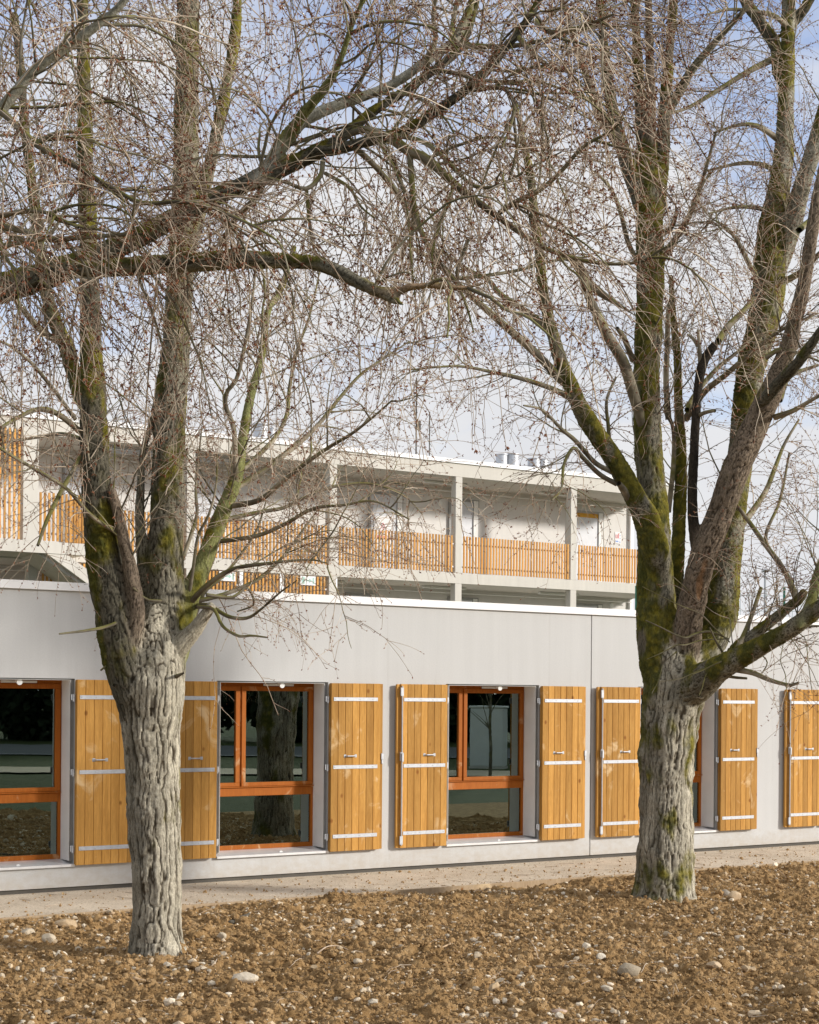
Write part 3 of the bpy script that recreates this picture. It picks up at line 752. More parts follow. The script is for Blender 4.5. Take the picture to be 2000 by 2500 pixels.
    par = np.concatenate([P_, C_, np.stack([np.array([L_.get(k_, d_) for L_ in limbs])[ID[best]] for k_, d_ in (('grime', .5), ('moss', 0), ('strip', 0), ('up', .16))], 1)], 1)
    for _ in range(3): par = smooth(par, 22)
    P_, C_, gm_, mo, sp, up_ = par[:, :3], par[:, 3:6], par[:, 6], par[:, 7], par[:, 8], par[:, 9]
    n3 = fbm(loc * np.array([9, 9, 2.2]) + 5, 4)[:, None]; P_ = P_ * (1 + .55 * n3)
    cr_ = (pl * np.clip(rough, .4, 1) + (1 - np.clip(rough, .4, 1)))[:, None]; col = C_ * (1 - cr_) + P_ * cr_
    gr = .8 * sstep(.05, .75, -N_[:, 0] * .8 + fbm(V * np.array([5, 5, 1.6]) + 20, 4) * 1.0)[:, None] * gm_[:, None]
    col = col * (1 - gr) + np.array((.075, .07, .05)) * gr           # shade of the side away from the sun painted in, with some algae
    sf = (sstep(.0, .10, fbm(loc * np.array([3.5, 3.5, 1.1]) + 33, 3) - .22) * sp)[:, None]
    col = col * (1 - sf) + np.array((.46, .27, .15)) * (1 + .5 * n3) * sf; disp = disp - sf[:, 0] * .012
    mn = fbm(V * np.array([4.5, 4.5, 2.2]) + 60, 5)
    mf = sstep(.31, .62, mo + mn * .95 + up_ * N_[:, 2])
    mc = MOSS_A + (MOSS_B - MOSS_A) * sstep(-.35, .45, fbm(V * 16 + 8, 3) + .25 * N_[:, 2] + .25 * N_[:, 0])[:, None]
    mf3 = (mf * .92)[:, None]; col = col * (1 - mf3) + mc * mf3
    disp = disp + mf * .006 * (1 + perlin(V * 60))
    V = V + N_ * disp[:, None]
    col = np.clip(col, .006, .8)
    fid = ID[best][Fq[:, 0]]
    for k, L_ in enumerate(limbs):
        fs = Fq[fid == k]
        if not len(fs): continue
        u, inv = np.unique(fs, return_inverse=True); me = np_mesh(L_['name'], V[u] - origin, inv.reshape(-1, 4))
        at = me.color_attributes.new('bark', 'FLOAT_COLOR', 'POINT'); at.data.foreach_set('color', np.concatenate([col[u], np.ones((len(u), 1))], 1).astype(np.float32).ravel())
        o = link(L_['name'], me, M['bark'], tree)
        if L_.get('label'): o['label'] = L_['label']
    return n

def thin_branches(tree, polys, origin, grown):
    """traced thin branches and grown ones as one mesh"""
    VV, FF, off = [], [], 0
    for q in polys:
        v, f = tubes(q[None, :, :3], q[None, :, 3], 7); VV.append(v); FF.append(f[0] + off); off += len(v)
    for P, R in grown:
        v, f = tubes(P, R, 4); VV.append(v); FF.append(f[0] + off); off += len(v)
    return tag(link('branches', np_mesh('branches', np.concatenate(VV) - origin, np.concatenate(FF)), M['branch_bark'], tree), kind='stuff')

def crown(tree, origin, sources, rng, cfg):
    """sources: list of (polyline q, number of branches, cfg overrides). Grows branches, twigs, fine twigs and buds."""
    G, TW, BP, BD = [], [], [], []
    for q, nb, ov in sources:
        c = {**cfg, **ov}
        P = q[None, :, :3]; R = q[None, :, 3]
        if nb:
            pos, tan, r, _, tt = spread(P, R, nb, c['lo'], c['hi'], rng)
            d = side_dir(tan, rng, c['a'], c['b'], c['c']); ln = rng.uniform(*c['len'], len(pos)) * (1.1 - .45 * tt)
            Pb = grow(pos, d, ln, 14, c['droop'] * rng.uniform(.3, 1.4, len(pos)), c['jit'], rng, c['up'])
            r0 = np.minimum(rng.uniform(*c['r1'], len(pos)), r * .6 + .003); Rb = r0[:, None] * np.linspace(1, .32, 15)[None]
            G.append((Pb, Rb))
        else: 
            Pb = catmull(q, 15)[None, :, :3]; Rb = np.maximum(catmull(q, 15)[None, :, 3], .002)
        n2 = c['n2'] if nb else c['n2t']
        pos, tan, r, _, tt = spread(Pb, Rb, n2, .12, 1.0, rng)
        d = side_dir(tan, rng, c['a2'], c['b2'], c['c2']); ln = rng.uniform(*c['len2'], len(pos)) * (1.15 - .5 * tt)
        P2 = grow(pos, d, ln, 9, c['droop2'] * rng.uniform(.2, 1.6, len(pos)), c['jit2'], rng, c.get('up2', 0))
        R2 = np.minimum(c['r2'] * np.clip(rng.lognormal(0, .32, len(pos)), .55, 2.0), r * 1.1)[:, None] * np.linspace(1, .5, 10)[None]
        TW.append((P2, R2))
        pos, tan, r, _, tt = spread(P2, R2, c['n3'], .15, 1.0, rng)
        d = side_dir(tan, rng, .75, .8, .05); ln = rng.uniform(*c['len3'], len(pos))
        P3 = grow(pos, d, ln, 5, c['droop2'] * .7, c['jit2'], rng)
        P3r = np.concatenate([P3[:, [0, 1, 2, 3, 4, 5]], P3[:, [5, 5, 5, 5]]], 1)
        R3 = np.minimum(c['r3'], r)[:, None] * np.linspace(1, .6, 6)[None]
        TW.append((P3, R3))
        for Pq, Rq, kk in ((P2, R2, c['bud2']), (P3, R3, c['bud3'])):
            pos, tan, r, par, tt = spread(Pq, Rq, kk, .25, 1.0, rng)
            pos = np.concatenate([pos, Pq[:, -1]]); tan = np.concatenate([tan, norm(Pq[:, -1] - Pq[:, -2])])
            for rep in range(c['cl']):
                BP.append(pos); BD.append(side_dir(tan, rng, .9, .75, .1))
    br = [g for g in G]
    VV, FF, off = [], [], 0
    for P, R in TW:
        v, f = tubes(P, R, 3); VV.append(v); FF.append(f[0] + off); off += len(v)
    tw = tag(link('twigs', np_mesh('twigs', np.concatenate(VV) - origin, np.concatenate(FF)), M['twig_bark'], tree), kind='stuff')
    BP, BD = np.concatenate(BP), np.concatenate(BD); s = rng.uniform(.7, 1.35, len(BP)) * cfg['bud']
    v, f = spindles(BP, BD, s, s * .20)
    bd = tag(link('buds', np_mesh('buds', v - origin, f, False), M['bud'], tw), kind='stuff')
    return br

def limb(name, crop, pts, Z, dz0, dz1, **k):
    q = trace(crop, pts, Z, dz0, dz1)
    if name == 'limb':                                   # the root of a limb tapers away inside the wood it springs from
        t = q[0, :3] - q[3, :3]; t /= np.linalg.norm(t); r = q[0, 3]
        q = np.vstack([np.array([(*(q[0, :3] + t * r * f), r * g) for f, g in ((2.4, .18), (1.9, .42), (1.3, .66), (.65, .88))]), q])
    return dict(name=name, q=q, **k)

# --- the left tree
Z1 = 12.15; rng = np.random.default_rng(11)
b = W(386, 2343, Z1); O1 = np.array((b[0], b[1], 0.0))
t1 = tag(empty('tree', O1), 'bare pale barked tree at left that splits into several mossy stems above the shutters', 'tree')
L1 = [
 limb('trunk', 'd', [(334, 2075, 150), (334, 2030, 122), (333, 1995, 104), (331, 1955, 98), (330, 1880, 98), (327, 1780, 99), (325, 1680, 103), (323, 1600, 108), (321, 1530, 120), (319, 1460, 134), (321, 1400, 118), (324, 1330, 80), (326, 1270, 34)], Z1, 0, 0, bark='pale', moss=.12, grime=.75),
 limb('limb', 'd', [(297, 1500, 84), (272, 1410, 92), (252, 1330, 84), (230, 1230, 74), (213, 1130, 66), (203, 1030, 60), (198, 950, 56), (197, 850, 50), (193, 760, 46), (190, 650, 42), (186, 500, 36), (181, 350, 31), (176, 150, 26), (172, -80, 20), (168, -300, 12)], Z1, -.05, -.35, bark='dark', moss=.44, grime=.6),
 limb('limb', 'd', [(335, 1500, 90), (345, 1400, 88), (347, 1250, 76), (349, 1150, 70), (353, 1050, 66), (356, 950, 64), (361, 850, 61), (369, 750, 58), (376, 650, 55), (386, 500, 52), (391, 350, 50), (393, 200, 47), (396, 0, 43), (399, -200, 36), (402, -450, 22)], Z1, .04, .45, bark='grey', moss=.38, grime=.6),
 limb('limb', 's', [(412, 1650, 62), (436, 1560, 64), (461, 1460, 50), (493, 1385, 44), (522, 1309, 40), (551, 1233, 37), (574, 1175, 34), (586, 1117, 28), (597, 1048, 24), (614, 961, 22), (638, 874, 19), (655, 758, 16), (684, 712, 14), (720, 600, 11)], Z1, .05, .9, bark='green', moss=.30, grime=.25, rough=.3),
 limb('limb', 'c3', [(560, 1500, 66), (578, 1380, 66), (560, 1250, 62), (540, 1150, 56), (515, 1040, 50), (492, 930, 44), (470, 850, 34)], Z1, -.16, -.25, bark='brown', moss=.10, grime=.4),
 limb('limb', 'c3', [(610, 1280, 60), (600, 1120, 52), (590, 1000, 44), (592, 850, 34), (603, 700, 30), (640, 560, 26), (662, 450, 22), (690, 250, 18)], Z1, .10, .2, bark='grey', moss=.2),
 limb('limb', 'c3', [(345, 480, 58), (320, 400, 58), (285, 270, 56), (225, 130, 54), (192, 0, 50), (168, -150, 46), (140, -400, 42), (112, -600, 38), (88, -900, 34), (60, -1150, 28)], Z1, -.22, .6, bark='dark', moss=.4),
 limb('limb', 'c1', [(740, 1220, 40), (800, 1060, 48), (860, 800, 52), (915, 560, 48), (960, 330, 44), (990, 150, 40), (1005, -60, 34)], Z1, .25, .7, bark='grey', moss=.42),
 limb('limb', 's', [(420, 1600, 46), (450, 1565, 46), (482, 1530, 36), (505, 1495, 28), (520, 1475, 22)], Z1, .0, -.12, bark='pale', moss=.1, rough=.5),
]
thin1 = [trace_on(L1, c, p, Z1, a, bb, .05) for c, p, a, bb in [
 ('c3', [(1000, 840, 30), (1090, 790, 26), (1180, 720, 23), (1270, 650, 20), (1350, 570, 17), (1430, 470, 15), (1520, 370, 12), (1620, 300, 9), (1725, 230, 6)], .6, 1.5),
 ('c3', [(965, 925, 26), (1090, 900, 22), (1180, 830, 20), (1280, 750, 18), (1380, 680, 15), (1480, 620, 13), (1570, 550, 10), (1650, 480, 7)], .3, -.6),
 ('c3', [(930, 985, 20), (1090, 950, 17), (1200, 930, 15), (1300, 880, 13), (1420, 840, 12), (1560, 830, 9), (1700, 880, 6), (1780, 960, 4)], .2, .6),
 ('c3', [(910, 1075, 20), (1080, 1050, 18), (1200, 1000, 16), (1320, 935, 14), (1450, 920, 11), (1580, 905, 8), (1725, 980, 6)], .1, -.9),
 ('c3', [(790, 1345, 28), (870, 1260, 23), (980, 1190, 19), (1130, 1165, 14), (1300, 1150, 9), (1380, 1165, 5)], -.1, -1.0),
 ('c3', [(810, 1330, 20), (960, 1290, 17), (1090, 1230, 15), (1180, 1150, 12), (1250, 1060, 10), (1330, 950, 6)], -.1, .5),
 ('c3', [(1000, 860, 26), (992, 760, 24), (985, 600, 21), (950, 500, 20), (958, 440, 18), (1000, 380, 17), (1040, 200, 14), (1062, 60, 11), (1080, -100, 8)], .5, .2),
 ('c3', [(1010, 780, 22), (1100, 700, 20), (1170, 620, 18), (1210, 530, 17), (1220, 420, 15), (1250, 280, 12), (1310, 100, 9), (1350, -80, 6)], .5, 1.6),
 ('c3', [(355, 625, 26), (250, 540, 23), (170, 515, 20), (60, 560, 16), (-60, 640, 12)], -.1, -.8),
 ('c3', [(490, 1035, 18), (380, 960, 17), (280, 850, 15), (150, 770, 14), (0, 680, 12), (-150, 560, 9)], -.1, -1.0),
 ('c3', [(350, 700, 22), (300, 790, 20), (260, 860, 20), (200, 980, 17), (160, 1090, 12)], -.1, -.7),
 ('c3', [(300, 260, 32), (180, 190, 28), (100, 100, 24), (0, -30, 18), (-90, -120, 12)], -.2, -1.0),
 ('c3', [(320, 560, 18), (200, 400, 16), (110, 300, 13), (0, 230, 10), (-100, 250, 6)], -.1, -.8),
 ('c3', [(340, 640, 20), (250, 620, 16), (120, 640, 12), (0, 660, 8)], -.1, .8),
 ('c5', [(600, 120, 18), (540, 180, 16), (460, 220, 14), (370, 240, 12), (250, 255, 7)], -.2, -.9),
 ('c5', [(835, 140, 16), (900, 150, 15), (930, 210, 14), (960, 240, 13), (1010, 265, 12), (1060, 262, 10), (1128, 270, 6)], -.1, -.6),
 ('c5', [(820, 140, 22), (880, 135, 18), (960, 180, 16), (1040, 188, 14), (1100, 150, 10), (1180, 80, 8), (1250, 30, 5)], -.1, -1.1),
 ('c5', [(780, 240, 22), (820, 180, 20), (860, 80, 18), (930, 20, 15), (1000, -60, 12), (1080, -180, 9), (1120, -300, 6)], -.1, .3),
 ('c5', [(870, 90, 16), (980, 100, 13), (1040, 60, 11), (1070, 130, 9), (1000, 160, 6)], -.1, .3),
 ('c5', [(720, 180, 14), (690, 120, 12), (620, 110, 10), (560, 60, 7)], -.3, -.5), ('c5', [(680, 330, 10), (720, 370, 12), (725, 420, 8)], -.3, -.4),
 ('c5', [(480, 380, 10), (455, 385, 9), (425, 408, 8)], -.1, -.2), ('c5', [(500, 490, 16), (482, 470, 14)], -.2, -.3), ('c5', [(690, 460, 26), (730, 440, 22), (772, 420, 8)], -.2, -.4),
 ('c3', [(770, 1150, 16), (800, 1060, 16), (830, 960, 14), (825, 870, 12), (830, 780, 9), (850, 600, 6)], 0, .2), ('c3', [(785, 1370, 16), (800, 1280, 16), (815, 1180, 14), (835, 1050, 13), (880, 960, 11), (910, 840, 8), (915, 700, 5)], -.15, -.3),
]]
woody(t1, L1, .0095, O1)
CF1 = dict(lo=.2, hi=1.0, a=.55, b=.8, c=.15, len=(.7, 1.7), droop=.20, jit=.09, up=.10, r1=(.0045, .009), n2=6, n2t=13, a2=.6, b2=.75, c2=.0, len2=(.35, 1.05), droop2=.17, jit2=.11, r2=.0030, n3=3, len3=(.05, .30), r3=.0024, bud2=4, bud3=1, cl=2, bud=.015)
src = []
for l_, n_, ov in zip(L1[1:], (26, 34, 28, 8, 14, 26, 18, 0), ({}, {'lo': .3}, {'lo': .25, 'len': (.8, 2.0)}, {}, {}, {'hi': 1.0}, {}, {})):
    if n_: src.append((l_['q'], n_, ov))
src += [(q, 0, {}) for q in thin1[:14] + thin1[16:19] + thin1[-2:]]
src += [(q, 6, {'len': (.5, 1.3), 'lo': .35}) for q in thin1[:10]]
g1 = crown(t1, O1, src, rng, CF1)
thin_branches(t1, thin1, O1, g1)

# --- the right tree
Z2 = 15.8; rng = np.random.default_rng(23)
b = W(1625, 2205, Z2); O2 = np.array((b[0], b[1], 0.0))
t2 = tag(empty('tree', O2), 'bare mossy tree at right with a stripped brown stem and a black snag', 'tree')
L2 = [
 limb('trunk', 'c6', [(1078, 1470, 320), (1077, 1395, 266), (1076, 1330, 238), (1077, 1240, 226), (1078, 1120, 214), (1079, 1000, 210), (1082, 860, 212), (1090, 720, 222), (1100, 600, 226), (1112, 520, 238), (1118, 430, 226), (1110, 330, 170), (1104, 220, 90), (1100, 130, 30)], Z2, 0, 0, bark='pale', moss=.30, grime=.75),
 limb('limb', 'c4', [(1050, 1600, 150), (1045, 1480, 158), (1040, 1380, 150), (1035, 1200, 138), (1030, 1050, 128), (1025, 950, 122), (1015, 800, 110), (1005, 650, 106), (1000, 500, 104), (1000, 350, 102), (1005, 200, 104), (1012, 80, 106), (1015, -60, 108), (1012, -250, 104), (1005, -420, 100), (985, -560, 92)], Z2, .02, .3, bark='grey', moss=.58, grime=.7),
 limb('limb', 'c4', [(1040, 1130, 110), (1000, 985, 98), (960, 905, 86), (870, 745, 78), (790, 625, 74), (722, 515, 66), (682, 425, 60), (642, 330, 54), (612, 230, 48), (582, 120, 42), (560, 0, 40), (545, -150, 38), (528, -280, 36), (515, -420, 34), (495, -540, 30), (470, -650, 24), (440, -800, 16)], Z2, -.06, -.9, bark='grey', moss=.64, grime=.5),
 limb('limb', 'c4', [(1085, 1480, 66), (1110, 1350, 62), (1128, 1150, 56), (1135, 1000, 52), (1142, 800, 48), (1142, 650, 44), (1132, 480, 34), (1128, 300, 30), (1110, 120, 26), (1100, -50, 20)], Z2, .26, .8, bark='dark', moss=.6),
 limb('limb', 'c4', [(1215, 1120, 52), (1200, 1040, 46), (1191, 900, 42), (1198, 700, 40), (1209, 500, 38), (1220, 390, 38), (1240, 310, 42), (1268, 270, 40), (1290, 235, 34)], Z2, -.30, -.5, bark='black', moss=-.3, grime=.2, rough=.6, label='black broken snag stem'),
 limb('limb', 'c4', [(1160, 1560, 110), (1175, 1430, 112), (1200, 1280, 108), (1240, 1130, 106), (1300, 980, 108), (1360, 810, 112), (1420, 660, 108), (1490, 510, 100), (1550, 380, 84), (1600, 240, 70), (1630, 120, 62), (1665, -30, 58), (1690, -200, 54), (1725, -420, 46), (1770, -620, 36)], Z2, -.06, -1.3, bark='brown', moss=.05, grime=.35, label='brown stem with stripped bark', strip=1.0),
 limb('limb', 'c4', [(1200, 1580, 130), (1275, 1480, 134), (1312, 1370, 130), (1328, 1230, 118), (1342, 1100, 110), (1368, 900, 102), (1395, 700, 100), (1418, 500, 106), (1438, 350, 112), (1478, 200, 116), (1508, 50, 122), (1520, -100, 126), (1532, -260, 112), (1558, -420, 88), (1578, -580, 74), (1586, -780, 60), (1592, -980, 55), (1596, -1180, 53), (1602, -1330, 48), (1612, -1480, 40), (1620, -1750, 28)], Z2, .12, .9, bark='birch', moss=.60, grime=.7),
 limb('limb', 'c4', [(1545, -80, 90), (1572, -150, 84), (1610, -260, 78), (1645, -400, 72), (1690, -540, 66), (1735, -700, 58), (1800, -900, 46)], Z2, .6, .1, bark='birch', moss=.30, grime=.6),
 limb('limb', 'c6', [(1130, 520, 150), (1220, 460, 136), (1290, 410, 112), (1400, 350, 86), (1500, 295, 76), (1600, 240, 70), (1700, 165, 65), (1800, 85, 56), (1950, -60, 44), (2100, -250, 26)], Z2, -.10, -1.5, bark='grey', moss=.42, grime=.5),
 limb('limb', 'c6', [(1340, 370, 56), (1395, 300, 50), (1500, 220, 46), (1600, 140, 42), (1640, 110, 40), (1665, 75, 34)], Z2, -.35, -.7, bark='grey', moss=.45),
 limb('limb', 'c6', [(1660, 190, 48), (1695, 110, 46), (1725, -10, 42), (1790, -150, 36), (1850, -320, 26)], Z2, -1.0, -.6, bark='green', moss=.34, rough=.4, grime=.3),
 limb('limb', 'c4', [(1500, 470, 54), (1560, 400, 50), (1615, 345, 46), (1680, 260, 40), (1760, 140, 34), (1850, -20, 26)], Z2, -.95, -1.8, bark='dark', moss=.2),
 limb('limb', 'c2', [(985, 870, 84), (955, 800, 66), (915, 690, 58), (890, 600, 52), (858, 480, 48), (835, 330, 42), (815, 150, 36), (795, -60, 30), (775, -300, 18)], Z2, .25, .2, bark='dark', moss=.42),
 limb('limb', 'c2', [(1030, 900, 84), (1050, 780, 66), (1065, 640, 60), (1072, 500, 52), (1085, 330, 44), (1100, 150, 38), (1115, -60, 32), (1130, -300, 20)], Z2, .32, .6, bark='grey', moss=.46),
 limb('limb', 'c2', [(995, 860, 70), (988, 700, 58), (978, 520, 50), (966, 330, 42), (955, 150, 38), (945, -60, 32), (940, -300, 18)], Z2, .28, .45, bark='dark', moss=.35),
 limb('limb', 'c2', [(1010, 800, 54), (1018, 600, 46), (1015, 400, 40), (1010, 200, 36), (1006, 0, 32), (1000, -250, 20)], Z2, .25, .1, bark='brown', moss=.2),
 limb('limb', 'c2', [(1555, 300, 52), (1545, 200, 52), (1500, 130, 48), (1455, 60, 44), (1410, 0, 38), (1350, -120, 26)], Z2, .8, 1.2, bark='dark', moss=.5),
 limb('limb', 'c2', [(1600, 110, 46), (1640, 70, 44), (1680, 10, 40), (1730, -80, 32), (1790, -240, 20)], Z2, .85, .6, bark='dark', moss=.5),
 limb('limb', 'c2', [(1080, 480, 44), (1130, 400, 40), (1180, 310, 36), (1250, 220, 32), (1330, 130, 28), (1420, 30, 22), (1500, -80, 14)], Z2, .5, -.2, bark='grey', moss=.25),
 limb('limb', 'c2', [(900, 640, 40), (830, 530, 42), (790, 440, 40), (750, 340, 36), (710, 220, 32), (680, 120, 28), (650, 20, 24), (610, -120, 14)], Z2, .2, -.6, bark='brown', moss=.1),
]
thin2 = [trace_on(L2, c, p, Z2, a, bb, .05) for c, p, a, bb in [
 ('c4', [(640, 395, 38), (520, 270, 34), (400, 165, 30), (240, 22, 24), (100, -110, 18), (0, -170, 12), (-120, -260, 7)], -.6, -1.6),
 ('c4', [(590, 180, 30), (500, 110, 26), (380, 30, 22), (330, -30, 20), (250, -70, 16), (120, -160, 10)], -.8, -.2),
 ('c4', [(700, 480, 28), (600, 430, 22), (480, 390, 18), (350, 360, 14), (200, 335, 10), (0, 350, 6)], -.6, -1.5),
 ('c4', [(850, 780, 22), (780, 740, 20), (700, 650, 18), (640, 600, 15), (560, 520, 11), (480, 500, 7)], -.5, -1.1),
 ('c4', [(870, 830, 22), (800, 790, 20), (730, 720, 18), (690, 680, 16), (650, 750, 13), (640, 850, 10), (600, 900, 7)], -.5, -1.2),
 ('c4', [(930, 905, 30), (905, 860, 28), (880, 828, 24)], -.4, -.55), ('c4', [(840, 680, 18), (838, 600, 16), (830, 480, 13), (870, 380, 9)], -.4, -.2),
 ('c4', [(1160, 560, 30), (1240, 445, 26), (1330, 372, 23), (1430, 285, 19), (1560, 185, 15), (1700, 120, 10)], .3, -.6),
 ('c4', [(1170, 520, 26), (1200, 460, 22), (1290, 350, 18), (1400, 260, 13), (1480, 180, 8)], .4, .9), ('c4', [(1225, 335, 20), (1222, 280, 18), (1215, 180, 12)], -.4, -.5),
 ('c4', [(1215, 250, 18), (1195, 220, 14), (1170, 200, 9)], -.45, -.5), ('c4', [(1215, 545, 18), (1245, 530, 16), (1288, 522, 12)], -.4, -.6),
 ('c4', [(1300, 230, 30), (1340, 170, 27), (1400, 110, 24), (1450, 50, 22)], -.5, .2), 
 ('c4', [(1540, 550, 26), (1620, 520, 20), (1725, 460, 14), (1830, 420, 8)], -.9, -1.5), ('c4', [(1560, 480, 22), (1600, 380, 20), (1720, 330, 12)], -1, -.4), ('c4', [(1500, 300, 22), (1560, 265, 18), (1640, 280, 13), (1740, 320, 8)], .4, -.3),
 ('c4', [(1640, 1330, 24), (1580, 1200, 22), (1500, 1090, 20), (1430, 990, 18), (1370, 910, 15)], -.8, -.5), ('c4', [(1630, 1330, 20), (1570, 1180, 18), (1500, 1060, 15), (1560, 900, 12), (1600, 700, 9)], -.8, 0),
 ('c4', [(1400, 1000, 30), (1440, 950, 26), (1500, 860, 22), (1540, 760, 18), (1580, 660, 13), (1640, 560, 9)], .2, 1.0),
 ('c6', [(1378, 405, 26), (1450, 420, 22), (1520, 450, 18), (1600, 470, 14), (1638, 460, 10)], -.4, -.9), ('c6', [(1320, 430, 12), (1370, 438, 12), (1420, 442, 10)], -.3, -.5),
 ('c6', [(1370, 340, 24), (1420, 230, 20), (1450, 150, 18), (1480, 60, 16)], -.3, -.1),
 ('c2', [(1540, 245, 30), (1430, 300, 24), (1300, 380, 20), (1180, 450, 15), (1060, 490, 9)], .8, .2), ('c2', [(1555, 590, 26), (1500, 550, 22), (1440, 525, 18), (1370, 530, 13), (1280, 560, 8)], .7, .3),
 ('c2', [(1550, 720, 24), (1470, 690, 20), (1380, 690, 15), (1250, 720, 8)], .7, 1.3), ('c2', [(1540, 900, 22), (1460, 875, 18), (1360, 875, 13), (1260, 900, 7)], .5, -.1),
 ('c2', [(1600, 120, 24), (1540, 70, 20), (1460, 50, 17), (1350, 40, 12), (1250, 60, 7)], .8, .1), ('c2', [(1640, 970, 26), (1700, 920, 24), (1760, 880, 18), (1850, 800, 10)], .4, 1.0),
 ('c2', [(1550, 1200, 30), (1640, 1150, 26), (1725, 1070, 22), (1830, 980, 14)], .2, -.6), ('c2', [(1480, 1190, 24), (1440, 1130, 20), (1370, 1000, 15), (1310, 940, 10)], .4, -.1),
 ('c2', [(1060, 1100, 30), (1110, 1020, 28), (1150, 960, 24), (1200, 860, 20), (1240, 740, 15), (1290, 560, 10)], .2, -.4), ('c2', [(1040, 1000, 24), (1100, 960, 22), (1125, 900, 16)], .1, -.2),
 ('c2', [(960, 1100, 20), (920, 1020, 20), (890, 900, 18), (850, 800, 14), (780, 720, 9)], .1, -.5), ('c2', [(950, 1330, 0.1), (760, 1200, 40), (700, 1100, 34), (640, 1080, 24)], .1, -.6),
 ('c4', [(1000, 640, 40), (950, 480, 46), (900, 320, 46), (830, 200, 42), (780, 100, 38), (740, 0, 34), (720, -90, 28)], -.1, -.9), ('c4', [(940, 310, 24), (905, 220, 22), (875, 175, 16)], -.1, -.4),
 ('c4', [(1090, 560, 26), (1080, 400, 24), (1085, 250, 22), (1090, 100, 20), (1110, 60, 15)], .2, .1), ('c4', [(1090, 950, 22), (1110, 760, 20), (1110, 600, 16), (1070, 500, 10)], .2, .3),
 ('c6', [(960, 165, 26), (975, 180, 30), (1000, 215, 34), (1015, 260, 26)], -.35, -.2), ('c6', [(975, 140, 32), (1000, 170, 32), (1020, 210, 30)], -.3, -.15),
]]
# long pale water shoots at the fork
for c, p, a, bb in [
 ('b6', [(880, 690, 14), (700, 620, 22), (560, 645, 24), (480, 680, 20), (380, 650, 16), (230, 575, 13), (100, 515, 9)], -.35, -.7),
 ('b6', [(860, 690, 12), (640, 700, 14), (480, 745, 13), (390, 750, 12), (250, 820, 11), (110, 880, 7)], -.35, -.8),
 ('b6', [(990, 740, 12), (900, 850, 16), (830, 890, 15), (720, 940, 14), (620, 990, 12), (540, 1020, 8)], -.3, -.7),
 ('b6', [(720, 940, 10), (660, 1040, 9), (630, 1150, 7), (600, 1220, 5)], -.5, -.8), ('b6', [(700, 940, 12), (560, 1000, 10), (430, 1060, 8), (230, 1090, 5)], -.5, -.8),
 ('b6', [(480, 745, 10), (380, 820, 10), (270, 920, 9), (230, 1060, 8), (160, 1200, 6)], -.5, -.8),
 ('b6', [(890, 720, 12), (760, 600, 12), (620, 460, 12), (480, 400, 10), (300, 320, 9), (70, 200, 6)], -.35, -.8),
 ('b6', [(640, 470, 10), (560, 320, 10), (460, 200, 9), (350, 100, 6)], -.5, -.9), ('b6', [(215, 550, 10), (215, 430, 10), (280, 380, 9), (300, 330, 6)], -.4, -.6),
 ('b6', [(870, 900, 20), (800, 780, 24), (750, 690, 20), (700, 580, 12)], -.3, -.5), ('b6', [(760, 390, 8), (720, 250, 9), (690, 200, 8), (680, 40, 6)], -.4, -.4),
 ('b6', [(1190, 1010, 12), (1240, 920, 12), (1200, 850, 11), (1080, 790, 10), (1000, 740, 8)], -.5, -.3), ('b6', [(1540, 640, 8), (1600, 700, 9), (1620, 880, 9), (1660, 1200, 6)], -.9, -1.3), ('b6', [(1390, 730, 7), (1365, 900, 8), (1410, 1030, 8), (1420, 1220, 6)], -.7, -1.0)]:
    thin2.append(trace_on(L2, c, p, Z2, a, bb, .04))
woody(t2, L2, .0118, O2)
CF2 = dict(CF1, len=(.7, 1.8), r2=.0036, r3=.0027, n3=3, bud=.019)
src = []
dens = (0, 16, 26, 14, 0, 12, 22, 12, 22, 6, 12, 12, 18, 18, 14, 10, 12, 9, 16, 12)
for l_, n_ in zip(L2, dens):
    if n_: src.append((l_['q'], n_, {'lo': .35} if len(l_['q']) > 40 else {}))
src += [(q, 0, {'n2t': 11}) for q in thin2[:40] if len(q) > 9]
src += [(q, 5, {'len': (.5, 1.2), 'lo': .4}) for q in thin2[:5] + thin2[7:9] + thin2[22:32]]
# weeping twigs of the low limb
src += [(L2[8]['q'], 12, {'lo': .3, 'droop': .5, 'c': -.4, 'up': 0, 'len': (.6, 1.5)})]
g2 = crown(t2, O2, src, rng, CF2)
thin_branches(t2, thin2, O2, g2)

